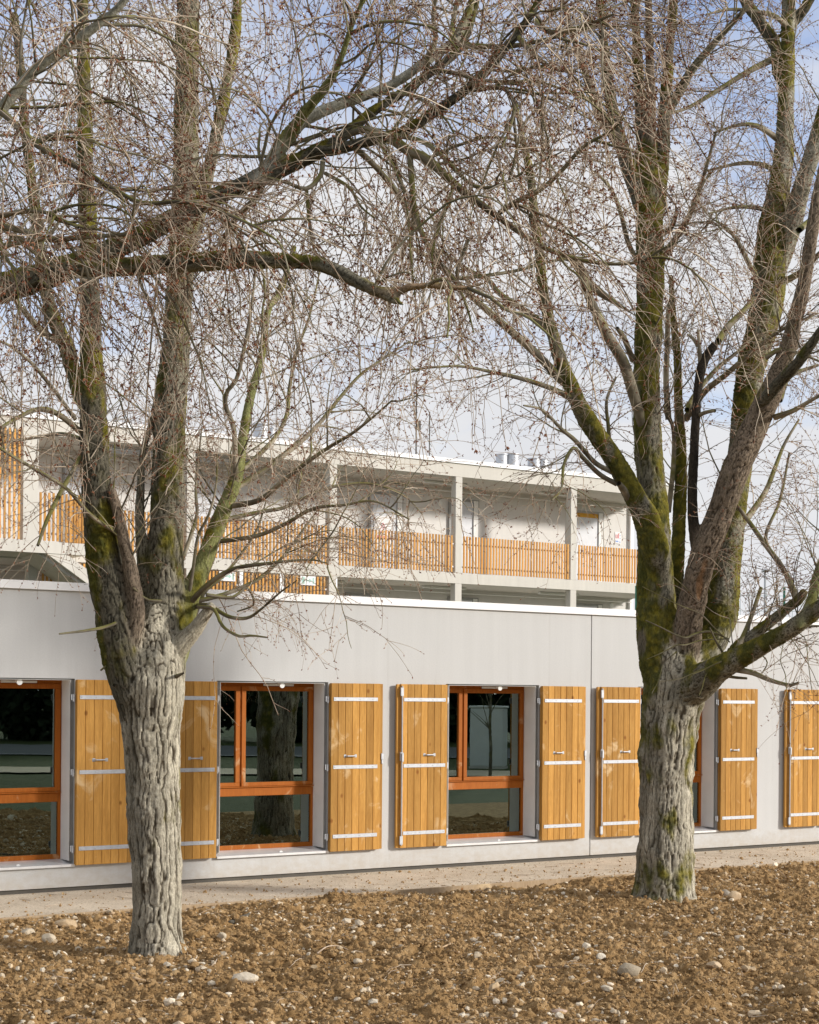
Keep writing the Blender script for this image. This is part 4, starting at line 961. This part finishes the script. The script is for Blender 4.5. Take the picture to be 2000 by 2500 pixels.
# --- the near tree: its trunk stands left of the picture, its limbs reach over the foreground
Z3 = 6.9; rng = np.random.default_rng(37)
O3 = np.array((-3.35, Z3 + .1, 0.0))
t3 = tag(empty('tree', O3), 'near bare tree reaching in from the left with a long dark mossy bough', 'tree')
def abs_limb(name, pts, **k):
    return dict(name=name, q=catmull(np.array(pts), max(8, int(np.linalg.norm(np.diff(np.array(pts)[:, :3], axis=0), axis=1).sum() / .06))), **k)
jx = W(-150, 1270 / 1.725, Z3)
L3 = [
 abs_limb('trunk', [(-3.35, Z3 + .1, -.25, .25), (-3.35, Z3 + .1, .4, .21), (-3.3, Z3 + .1, 1.6, .19), (-3.28, Z3 + .1, 2.6, .19), (-3.3, Z3 + .15, 3.6, .15), (-3.25, Z3 + .3, 5.0, .11), (-3.1, Z3 + .5, 6.6, .06)], bark='grey', moss=.3),
 dict(name='limb', q=np.vstack([catmull(np.array([(-3.3, Z3 + .1, 2.5, .13), (-2.9, Z3 + .05, 3.0, .115), (-2.5, Z3, 3.4, .108)]), 14), trace('c1', [(-300, 1310, 130), (-150, 1262, 124), (0, 1222, 115), (200, 1160, 100), (340, 1110, 92), (470, 1055, 84), (600, 995, 80), (750, 912, 76), (850, 860, 72), (1000, 790, 76), (1120, 740, 76), (1260, 680, 66), (1360, 630, 62), (1440, 580, 48), (1560, 480, 42), (1700, 390, 38), (1825, 300, 36), (1925, 220, 34), (1985, 110, 28), (2015, 0, 24), (2040, -120, 18), (2070, -300, 10)], Z3, 0, .75)]), bark='dark', up=.42, moss=.34, grime=.45),
 limb('limb', 'c1', [(1330, 640, 46), (1420, 632, 46), (1500, 608, 44), (1640, 575, 44), (1725, 545, 44), (1850, 460, 42), (1975, 370, 42), (2075, 270, 42), (2170, 155, 38), (2240, 60, 34), (2290, -30, 28), (2350, -200, 18)], Z3, .38, .2, bark='dark', up=.4, moss=.36),
 limb('limb', 'c1', [(1090, 750, 60), (1130, 700, 62), (1200, 600, 60), (1270, 515, 54), (1400, 452, 48), (1550, 400, 46), (1650, 358, 44), (1725, 310, 42), (1820, 240, 40), (1910, 180, 40), (1960, 90, 36), (1995, -20, 32), (2030, -250, 18)], Z3, .30, .9, bark='birch', moss=.30, grime=.4, rough=.6),
 limb('limb', 'c1', [(1190, 610, 54), (1240, 540, 50), (1290, 465, 46), (1385, 350, 40), (1440, 235, 34), (1480, 110, 30), (1530, 0, 26), (1590, -150, 18)], Z3, .42, -.1, bark='green', moss=.40, rough=.5, grime=.3),
 limb('limb', 'c1', [(300, 1130, 60), (400, 1140, 62), (490, 1130, 66), (600, 1122, 74), (750, 1112, 74), (880, 1105, 74), (1000, 1095, 72), (1150, 1100, 62), (1300, 1108, 56), (1400, 1132, 60), (1500, 1185, 56), (1590, 1228, 44), (1650, 1262, 40), (1705, 1290, 12)], Z3, .05, -.45, bark='grey', up=.4, moss=.30, grime=.6, label='lower bough with a broken end'),
 limb('limb', 'c1', [(1590, 1228, 40), (1650, 1235, 44), (1700, 1222, 40), (1760, 1200, 34), (1850, 1205, 32), (1910, 1212, 30), (1990, 1210, 26), (2045, 1190, 20)], Z3, -.38, -.5, bark='bare', moss=.22, grime=.2, rough=.5),
 limb('limb', 'c1', [(-200, 700, 60), (-60, 540, 56), (60, 395, 50), (150, 292, 48), (260, 210, 46), (380, 130, 44), (500, 30, 40), (580, -80, 34), (700, -300, 20)], Z3, -.3, -.6, bark='birch', moss=.12, rough=.4, grime=.35),
 abs_limb('limb', [(-3.28, Z3 + .15, 3.4, .10), (-2.95, Z3 + .5, 4.5, .080), (-2.5, Z3 + .8, 5.5, .062), (-1.8, Z3 + 1.0, 6.2, .048), (-.9, Z3 + 1.1, 6.6, .035), (-.1, Z3 + 1.2, 6.9, .022)], bark='grey', moss=.3),
 abs_limb('limb', [(-3.25, Z3 + .3, 4.4, .085), (-2.85, Z3 + 1.0, 5.5, .066), (-2.2, Z3 + 1.7, 6.2, .052), (-1.2, Z3 + 2.2, 6.4, .04), (-.2, Z3 + 2.4, 6.8, .022)], bark='grey', moss=.3),
]
thin3 = [trace_on(L3, c, p, Z3, a, bb, .03) for c, p, a, bb in [
 ('c1', [(-200, 380, 34), (0, 470, 30), (80, 540, 28), (170, 620, 26), (300, 690, 22), (420, 760, 20), (520, 820, 18), (610, 855, 17), (760, 850, 16), (870, 868, 15), (1000, 920, 13), (1100, 970, 11), (1180, 1030, 9), (1220, 1150, 6)], -.4, -.9),
 ('c1', [(-200, 900, 30), (0, 950, 26), (120, 980, 24), (200, 1010, 22), (350, 1000, 19), (500, 990, 15), (600, 985, 9)], -.3, -.6), ('c1', [(-150, 1090, 26), (0, 1040, 24), (150, 1012, 22), (210, 1000, 15)], -.3, -.4), ('c1', [(-150, 990, 24), (0, 918, 22), (100, 890, 20), (200, 897, 15), (330, 960, 9)], -.25, -.7),
 ('c2', [(-85, 575, 44), (0, 640, 40), (60, 662, 38), (150, 740, 34), (230, 810, 32), (330, 882, 28), (440, 962, 24), (560, 1040, 20), (700, 1090, 16), (850, 1112, 14), (980, 1100, 12), (1060, 1050, 10), (1150, 1012, 6)], .35, .1),
 ('c2', [(0, 645, 26), (10, 760, 24), (22, 880, 22), (60, 1000, 20), (120, 1100, 18), (190, 1182, 14), (240, 1290, 10), (270, 1400, 6)], .35, .0), ('c2', [(0, 700, 18), (15, 900, 16), (8, 1050, 12), (12, 1200, 7)], .35, .5),
 ('c2', [(-180, 560, 22), (0, 580, 20), (80, 612, 18), (150, 670, 16), (200, 725, 15), (290, 790, 13), (400, 770, 11), (520, 700, 9), (640, 640, 6)], .4, -.2),
 ('c2', [(380, 895, 22), (450, 850, 22), (550, 800, 20), (640, 720, 18), (730, 620, 15), (850, 550, 9), (900, 500, 5)], .15, -.4), ('c2', [(260, 360, 24), (330, 370, 20), (400, 375, 18), (440, 440, 15), (430, 520, 12), (390, 620, 7)], .2, -.3),
 ('c2', [(200, 190, 28), (300, 195, 22), (420, 195, 20), (560, 170, 16), (700, 130, 13), (800, 110, 9)], .8, .3), ('c2', [(530, 90, 24), (580, 130, 20), (660, 130, 18), (760, 100, 14), (860, 60, 10)], .2, -.4), ('c2', [(190, 210, 24), (180, 140, 24), (190, 60, 20), (210, -30, 14)], .75, 1.0),
 ('c2', [(70, 290, 26), (80, 230, 26), (110, 170, 22), (100, 60, 18), (120, -40, 12)], .7, .4), ('c2', [(300, 340, 20), (200, 310, 18), (120, 300, 12)], .3, .2), ('c2', [(460, 160, 22), (560, 260, 18), (640, 300, 12)], .2, -.1),
 ('c2', [(250, 1000, 16), (200, 1160, 16), (280, 1165, 15), (450, 1140, 13), (600, 1100, 11), (760, 1080, 7)], .1, .3), ('c1', [(1200, 655, 14), (1050, 660, 13), (880, 655, 11), (790, 690, 8), (700, 740, 5)], .4, .1),
 ('c1', [(1360, 680, 22), (1350, 740, 20), (1290, 795, 18), (1210, 770, 14), (1100, 740, 8)], .4, .1), ('c1', [(1290, 790, 16), (1300, 900, 14), (1310, 1000, 11), (1330, 1080, 6)], .3, .2), ('c1', [(1370, 730, 16), (1470, 790, 14), (1520, 870, 10), (1580, 920, 6)], .4, .1),
 ('c1', [(1490, 620, 26), (1560, 680, 24), (1640, 770, 22), (1700, 860, 20), (1725, 950, 14), (1730, 1040, 8)], .4, .7), ('c1', [(160, 610, 20), (210, 570, 18), (290, 555, 14), (340, 560, 9)], -.5, -.6), ('c1', [(1110, 770, 26), (1080, 830, 24), (1000, 910, 20), (950, 990, 15), (920, 1080, 9)], .3, .6),
 ('c1', [(1400, 600, 22), (1480, 560, 30), (1540, 545, 30), (1600, 560, 28), (1640, 580, 26)], .42, .45),
]]
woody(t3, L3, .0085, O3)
CF3 = dict(CF1, lo=.08, hi=1.0, a=.55, b=.8, c=.05, len=(.5, 1.3), droop=.28, jit=.10, up=.02, r1=(.0042, .0090), n2=6, n2t=16, a2=.7, b2=.6, c2=-.1, len2=(.35, 1.0), droop2=.22, jit2=.10, r2=.0029, n3=3, len3=(.03, .18), r3=.0020, bud2=4, bud3=1, cl=3, bud=.014)
src = []
for l_, n_, ov in zip(L3[1:], (14, 14, 20, 12, 8, 3, 34, 46, 60), ({}, {}, {}, {}, {'len': (.3, .9)}, {}, {}, {'droop': .5, 'len': (1.0, 2.2), 'n2': 9}, {'droop': .5, 'len': (1.0, 2.4), 'n2': 9})):
    src.append((l_['q'], n_, ov))
src += [(q, 0, {}) for q in thin3 if len(q) > 9]
src += [(q, 6, {'len': (.3, .9)}) for q in thin3[:5] + thin3[7:13]]
# a curtain of long drooping shoots in the upper left, hung from the boughs above the picture
g3 = crown(t3, O3, src, rng, CF3)
thin_branches(t3, thin3, O3, g3)

# ------------------------------------------------------------------ dug soil, clods, stones and sticks
def to_local(x, y):
    dx, dy = x, y - 18.66; return dx * CS + dy * SN, -dx * SN + dy * CS
def soil_h(x, y):
    """height of the dug soil"""
    t, d = to_local(x, y); p = np.stack([x, y, np.zeros_like(x)], 1)
    h = .030 + .045 * fbm(p * .55 + 3, 3) 
    edge = sstep(-2.9, -2.1, d)                         # heaped against the edging board except at one bare stretch
    bare = sstep(1.5, .5, np.abs(t + .35))
    h = h + edge * (.012 + .075 * fbm(p * np.array([1.2, 1.2, 1]) + 40, 3) - .075 * bare)
    rut = np.exp(-((x - 2.25 - .22 * (y - 10.5)) / .17) ** 2) * sstep(12.6, 11.0, y)
    cl = np.abs(fbm(p * 7.0 + 11, 3)); fine = fbm(p * 16 + 5, 4)
    big = sstep(.05, .5, fbm(p * 3.2 + 90, 3))
    rgh = 1 - .75 * rut
    smo = 1 - .6 * sstep(.15, .5, fbm(p * 1.1 + 70, 3)); rgh = rgh * smo
    lumps = np.maximum(0, perlin(p * 9 + 3) + .6 * perlin(p * 17 + 9)) 
    h = h + rgh * (.060 * (.25 - cl) + .030 * fine + .055 * big + .036 * lumps - .034 * sstep(.22, .55, perlin(p * 12 + 44)) - .02 * sstep(.2, .5, perlin(p * 24 + 4))) + .014 * perlin(p * 42) * rgh + .008 * perlin(p * 75) * rgh - .05 * rut
    for cx, cy, rr in ((-1.92, 12.15, .42), (2.52, 15.79, .55)): h = h + .02 * np.exp(-((x - cx) ** 2 + (y - cy) ** 2) / rr ** 2)
    cap = .048 - .10 * np.maximum(-2.3 - d, 0) * 0 + 1.0 * np.maximum(-2.16 - d, 0)
    return np.minimum(h, cap)
def soil_mesh():
    rows, cols = 800, 820; k = np.linspace(0, 1, rows)[:, None]; u = np.linspace(-1, 1, cols)[None]
    y = 8.2 + 13.6 * k ** 1.35 + 0 * u; x = u * (.36 * y + 1.3); P = np.stack([x, y, 0 * x], -1).reshape(-1, 3)
    t, d = to_local(P[:, 0], P[:, 1]); P[:, 2] = np.where(d < -2.033, soil_h(P[:, 0], P[:, 1]), -.15)
    idx = np.arange(rows * cols).reshape(rows, cols)
    q = np.stack([idx[:-1, :-1], idx[:-1, 1:], idx[1:, 1:], idx[1:, :-1]], -1).reshape(-1, 4)
    ok = (d[q] < -1.7).any(1)
    u_, inv = np.unique(q[ok], return_inverse=True)
    return np_mesh('soil', P[u_], inv.reshape(-1, 4))
tag(link('soil', soil_mesh(), M['soil']), kind='structure')
sheet('far_soil', [loc2w(-40, -2.6), loc2w(40, -2.6), loc2w(40, -10.5), loc2w(-40, -10.5)], -.13, M['soil'])

def ico(sub):
    bm = bmesh.new(); bmesh.ops.create_icosphere(bm, subdivisions=sub, radius=1); bm.verts.index_update()
    v = np.array([v.co[:] for v in bm.verts]); f = np.array([[w.index for w in q.verts] for q in bm.faces]); bm.free(); return v, f
def scatter(name, n, size, seed, mat, sub, flat, sink, lump, colour=None, sharp=False, pos=None):
    rng = np.random.default_rng(seed)
    # denser in front, uniform over the visible wedge
    y = rng.uniform(9.0, 19.5, n * 2); x = rng.uniform(-1, 1, n * 2) * (.33 * y + .4); t, d = to_local(x, y); ok = (d < -2.06 - .05 * rng.uniform(0, 1, n * 2) ** 2)
    if colour is not None and pos is None:                        # stones come in drifts
        ok &= rng.uniform(0, 1, n * 2) < .35 + .9 * sstep(-.25, .35, fbm(np.stack([x, y, x * 0], 1) * .8 + 12, 3))
    x, y = x[ok][:n], y[ok][:n]; n = len(x)
    s = size(rng, n); z = soil_h(x, y) + s * sink
    v, f = ico(sub); k = len(v)
    R = rng.normal(size=(n, 4)); R /= np.linalg.norm(R, axis=1, keepdims=True); a, b, c, d_ = R.T
    Rm = np.stack([1 - 2 * (c * c + d_ * d_), 2 * (b * c - a * d_), 2 * (b * d_ + a * c), 2 * (b * c + a * d_), 1 - 2 * (b * b + d_ * d_), 2 * (c * d_ - a * b), 2 * (b * d_ - a * c), 2 * (c * d_ + a * b), 1 - 2 * (b * b + c * c)], 1).reshape(n, 3, 3)
    sc = rng.uniform(.55, 1.15, (n, 1, 3)); P = v[None] * sc
    P = P * (1 + lump * rng.normal(size=(n, k, 1)))
    P = np.einsum('nij,nkj->nki', Rm, P) * s[:, None, None]; P[:, :, 2] *= flat
    P += np.stack([x, y, z], 1)[:, None]
    me = np_mesh(name, P.reshape(-1, 3), (np.arange(n)[:, None, None] * k + f[None]).reshape(-1, 3), not sharp)
    if colour is not None:
        c = colour(rng, n); at = me.color_attributes.new('tone', 'FLOAT_COLOR', 'POINT')
        at.data.foreach_set('color', np.repeat(np.concatenate([c, np.ones((n, 1))], 1), k, 0).astype(np.float32).ravel())
    return tag(link(name, me, mat), kind='stuff')
scatter('soil_crumbs', 62000, lambda r, n: np.clip(r.lognormal(math.log(.0085), .5, n), .004, .024), 1, M['clod'], 1, .9, .3, .24, None, True)
scatter('soil_clods', 3600, lambda r, n: np.clip(r.lognormal(math.log(.020), .4, n), .012, .048), 2, M['clod'], 2, .85, .15, .15, None, True)
def stone_col(r, n):
    a = np.array((.80, .72, .58)); b = np.array((.60, .46, .29)); w = r.uniform(0, 1, (n, 1)); g = r.uniform(.75, 1.12, (n, 1)); return (a * (1 - w) + b * w) * g
scatter('pebbles', 10000, lambda r, n: np.clip(r.lognormal(math.log(.0075), .65, n), .003, .030), 3, M['stone'], 1, .75, .45, .22, stone_col, True)
scatter('gravel_stones', 520, lambda r, n: np.clip(r.lognormal(math.log(.022), .45, n), .012, .06), 4, M['stone'], 1, .7, .4, .2, stone_col, True)
# dry straws and bits of twig
def straws(n, seed):
    rng = np.random.default_rng(seed); y = rng.uniform(9.2, 18.5, n * 2); x = rng.uniform(-1, 1, n * 2) * (.32 * y + .2); t, d = to_local(x, y); ok = d < -2.1; x, y = x[ok][:n], y[ok][:n]; n = len(x)
    p = np.stack([x, y, soil_h(x, y) + .018], 1); d = rng.normal(size=(n, 3)); d[:, 2] = d[:, 2] * .18 + .05
    P = grow(p, d, rng.uniform(.05, .26, n), 5, .25, .16, rng); R = rng.uniform(.0015, .0035, n)[:, None] * np.linspace(1, .6, 6)[None]
    v, f = tubes(P, R, 4); return tag(link('straw', np_mesh('straw', v, f), M['twig_bark']), kind='stuff')
straws(420, 9)
# crumbs and grit strewn over the path
rng = np.random.default_rng(8); n = 2600; t = rng.uniform(-7, 9, n); d = -1.96 + 1.9 * rng.uniform(0, 1, n) ** 2.2
x, y = loc2w(t, d); v, f = ico(1); s_ = np.clip(rng.lognormal(math.log(.007), .5, n), .003, .022)
P = v[None] * rng.uniform(.6, 1.2, (n, 1, 3)) * (1 + .2 * rng.normal(size=(n, len(v), 1))) * s_[:, None, None] + np.stack([x, y, s_ * .3], 1)[:, None]
tag(link('path_grit', np_mesh('path_grit', P.reshape(-1, 3), (np.arange(n)[:, None, None] * len(v) + f[None]).reshape(-1, 3), False), M['clod']), kind='stuff')
n = 90; x, y = loc2w(rng.uniform(-6, 8, n), rng.uniform(-1.9, -.1, n)); p = np.stack([x, y, x * 0 + .006], 1); d = rng.normal(size=(n, 3)); d[:, 2] = 0
Pl = grow(p, d, rng.uniform(.06, .3, n), 5, 0, .14, rng); Pl[:, :, 2] = np.maximum(Pl[:, :, 2] * .3, .004); v, f = tubes(Pl, np.full((n, 6), .0025), 4)
tag(link('path_twigs', np_mesh('path_twigs', v, f), M['twig_bark']), kind='stuff')

ed = tag(MB().box((-14, EDGE_D - .028, -.12), (26, EDGE_D, .062), .004).build('edging_board', M['plank_wood']), 'long pale timber board edging the gravel path in front of the low building', 'edging board')
ed.location = (0, 18.66, 0); ed.rotation_euler = (0, 0, TH)

def stone(px, py, w, hgt, seed, label, tone=(.58, .50, .38)):
    """a single larger stone; px, py its foot in the photograph, w its width in pixels"""
    r = (np.array(W(px, py, 1)) - np.array((0, 0, CAMH))); k = (.03 - CAMH) / r[2]; x, y = r[0] * k, k; s = w / 2 * y / F
    rng = np.random.default_rng(seed); v, f = ico(3); pl = norm(rng.normal(size=(11, 3))); dist = rng.uniform(.62, .95, 11)
    P = v.copy()
    for n_, d_ in zip(pl, dist):
        e = np.maximum(P @ n_ - d_, 0); P = P - e[:, None] * n_[None]
    P = P * np.array((1.15, .9, hgt)) * (1 + .05 * fbm(v * 4 + seed, 3))[:, None] * s
    me = np_mesh('stone', P, f, False); at = me.color_attributes.new('tone', 'FLOAT_COLOR', 'POINT'); at.data.foreach_set('color', np.tile(np.array((*tone, 1.0)), (len(P), 1)).astype(np.float32).ravel())
    o = tag(link('stone', me, M['stone']), label, 'stone', 'larger stones lying on the dug soil')
    o.location = (x, y + s * .5, float(soil_h(np.array([x]), np.array([y]))[0]) + s * hgt * .45); o.rotation_euler = (0, 0, rng.uniform(-.5, .5))
stone(1537, 2388, 58, .75, 1, 'largest grey brown stone with a shadowed left side in the middle of the soil', (.40, .34, .25))
stone(597, 2420, 58, .55, 2, 'flat cream stone with a wedge shape right of the left tree foot', (.62, .55, .44))
stone(66, 2286, 34, .7, 3, 'rounded pale stone at the left edge near the path board')
stone(158, 2268, 52, .7, 4, 'broad tan stone between the left picture edge and the left tree, nearest the path', (.58, .44, .28))
stone(115, 2310, 34, .8, 5, 'chalky upright stone just left of the left tree foot')
stone(1772, 2192, 26, .9, 6, 'grey stone of the pair right of the right tree foot, the left one', (.42, .38, .32))
stone(1793, 2204, 34, .85, 7, 'tan stone of the pair right of the right tree foot, the right one', (.58, .45, .30))
stone(540, 2300, 24, .8, 8, 'small white stone beside the bark piece right of the left tree')
stone(1468, 2352, 22, 1.0, 9, 'small white upright stone just left above the largest grey brown stone', (.66, .6, .5))
stone(1745, 2368, 34, .55, 10, 'flat tan stone right of the largest grey brown stone', (.56, .44, .3))
stone(1482, 2428, 32, .6, 11, 'flat cream stone below the largest grey brown stone', (.64, .57, .45))
stone(358, 2342, 24, .9, 12, 'white stone touching the foot of the left tree', (.66, .61, .52))
stone(490, 2335, 24, .8, 13, 'pale stone close right of the left tree foot')
stone(875, 2358, 26, .7, 14, 'pale stone in the open soil between the two trees')
stone(1365, 2480, 44, .45, 15, 'flat pinkish stone at the bottom edge of the picture', (.56, .42, .33))
def stick(pts, w, label, mat='cut_wood', flat=1.0):
    P = []
    for px, py in pts:
        r = W(px, py, 1) - np.array((0, 0, CAMH)); k = (.05 - CAMH) / r[2]; x, y = r[0] * k, k; P.append((x, y, float(soil_h(np.array([x]), np.array([y]))[0]) + .02, w / 2 * y / F))
    P = np.array(P); o_ = P[0, :3].copy(); q = catmull(P, 16); q[:, 3] *= np.linspace(1, .6, 16) * (1 + .15 * np.sin(np.arange(16) * 2.1))
    z = q[:, 2].copy(); q[:, 2] = z; v, f = tubes(q[None, :, :3], q[None, :, 3], 8, True); v = v - o_; 
    q4 = [a for a in f]
    o = tag(link('stick', np_mesh('stick', v, q4), M[mat]), label, 'stick', 'sticks lying on the dug soil'); o.location = o_; o.scale = (1, 1, flat)
stick([(325, 2392), (370, 2394), (425, 2399)], 8, 'thin pale stick right below the left tree foot')
stick([(562, 2254), (585, 2244), (608, 2234)], 17, 'short thick brown piece of bark between the left tree and the path', 'dark_bark', .6)
stick([(270, 2240), (300, 2234), (335, 2228)], 13, 'flat splinter of wood lying against the left side of the left tree', 'cut_wood', .6)
stick([(1022, 2327), (1060, 2318), (1100, 2309)], 6, 'straight pale stick in the middle of the soil')
stick([(1552, 2256), (1575, 2246), (1597, 2235)], 7, 'greenish broken twig just below the right tree foot', 'twig_bark')
stick([(775, 2338), (800, 2322), (830, 2316), (850, 2317)], 4, 'curved thin twig halfway between the two trees', 'twig_bark')
stick([(1668, 2345), (1700, 2342)], 5, 'short pale twig lying right of the largest stone', 'twig_bark')

# ------------------------------------------------------------------ trees and hedges across the street, mirrored in the panes
def leafy(name, x, y, w, dp, h, n, seed, label, cat, group, mat='leaf_dark'):
    rng = np.random.default_rng(seed); o = tag(empty(name, (x, y, -.15)), label, cat, group)
    p = rng.normal(size=(n, 3)); p = norm(p) * rng.uniform(.55, 1, (n, 1)) ** .5; c = p * np.array((w / 2, dp / 2, h / 2)) * (1 + .35 * fbm(p * 2 + seed, 3))[:, None]; c[:, 2] += h * .45; c[:, 2] = np.abs(c[:, 2])
    a = norm(rng.normal(size=(n, 3))); b_ = norm(np.cross(a, rng.normal(size=(n, 3)))); s = rng.uniform(.16, .40, (n, 1))
    V = np.stack([c - a * s, c + b_ * s * .6, c + a * s, c - b_ * s * .6], 1).reshape(-1, 3); f = np.arange(n * 4).reshape(n, 4)
    link('crown', np_mesh('crown', V, f, False), M[mat], o); o.rotation_euler = (0, 0, rng.uniform(0, 6))
    MB().tube((0, 0, 0), (0, 0, h * .6), .12, 8, .05).build('trunk', M['dark_bark'], o)
HX = [(-300, 82), (80, 79), (450, 84), (800, 80), (1150, 83), (1500, 79), (1850, 84), (2250, 80)]
WORDS = ['low broad', 'tall narrow', 'wide dense', 'rounded', 'ragged', 'thick', 'squat', 'tall ragged']
for i, (px, pth) in enumerate(HX):
    x, y = behind(px, 1706, pth); leafy('hedge_tree', x, y, 11, 8, 8.5 + (i % 3) * 2, 9000, 50 + i, 'dark evergreen tree beyond the road, mirrored in the window panes', 'tree', 'evergreens across the street')
# a young street tree before the cabinet
x, y = behind(1196, 1800, 42); yt = tag(empty('young_tree', (x, y, -.15)), 'young bare street tree in front of the white utility cabinet', 'tree'); rng = np.random.default_rng(5)
stem = np.array([(0, 0, 0, .05), (.02, .02, .8, .045), (-.02, 0, 1.6, .04), (.03, .01, 2.4, .03), (.02, 0, 3.6, .012)]); q = catmull(stem, 24)
v, f = tubes(q[None, :, :3], q[None, :, 3], 8); link('trunk', np_mesh('trunk', v, f), M['branch_bark'], yt)
pos, tan, r, _, tt = spread(q[None, 6:, :3], q[None, 6:, 3], 26, .1, 1, rng); Pb = grow(pos, side_dir(tan, rng, .8, .7, .2), rng.uniform(.4, 1.2, 26), 8, -.02, .1, rng); v, f = tubes(Pb, np.linspace(.014, .004, 9)[None].repeat(26, 0), 5)
link('crown', np_mesh('crown', v, f), M['branch_bark'], yt)
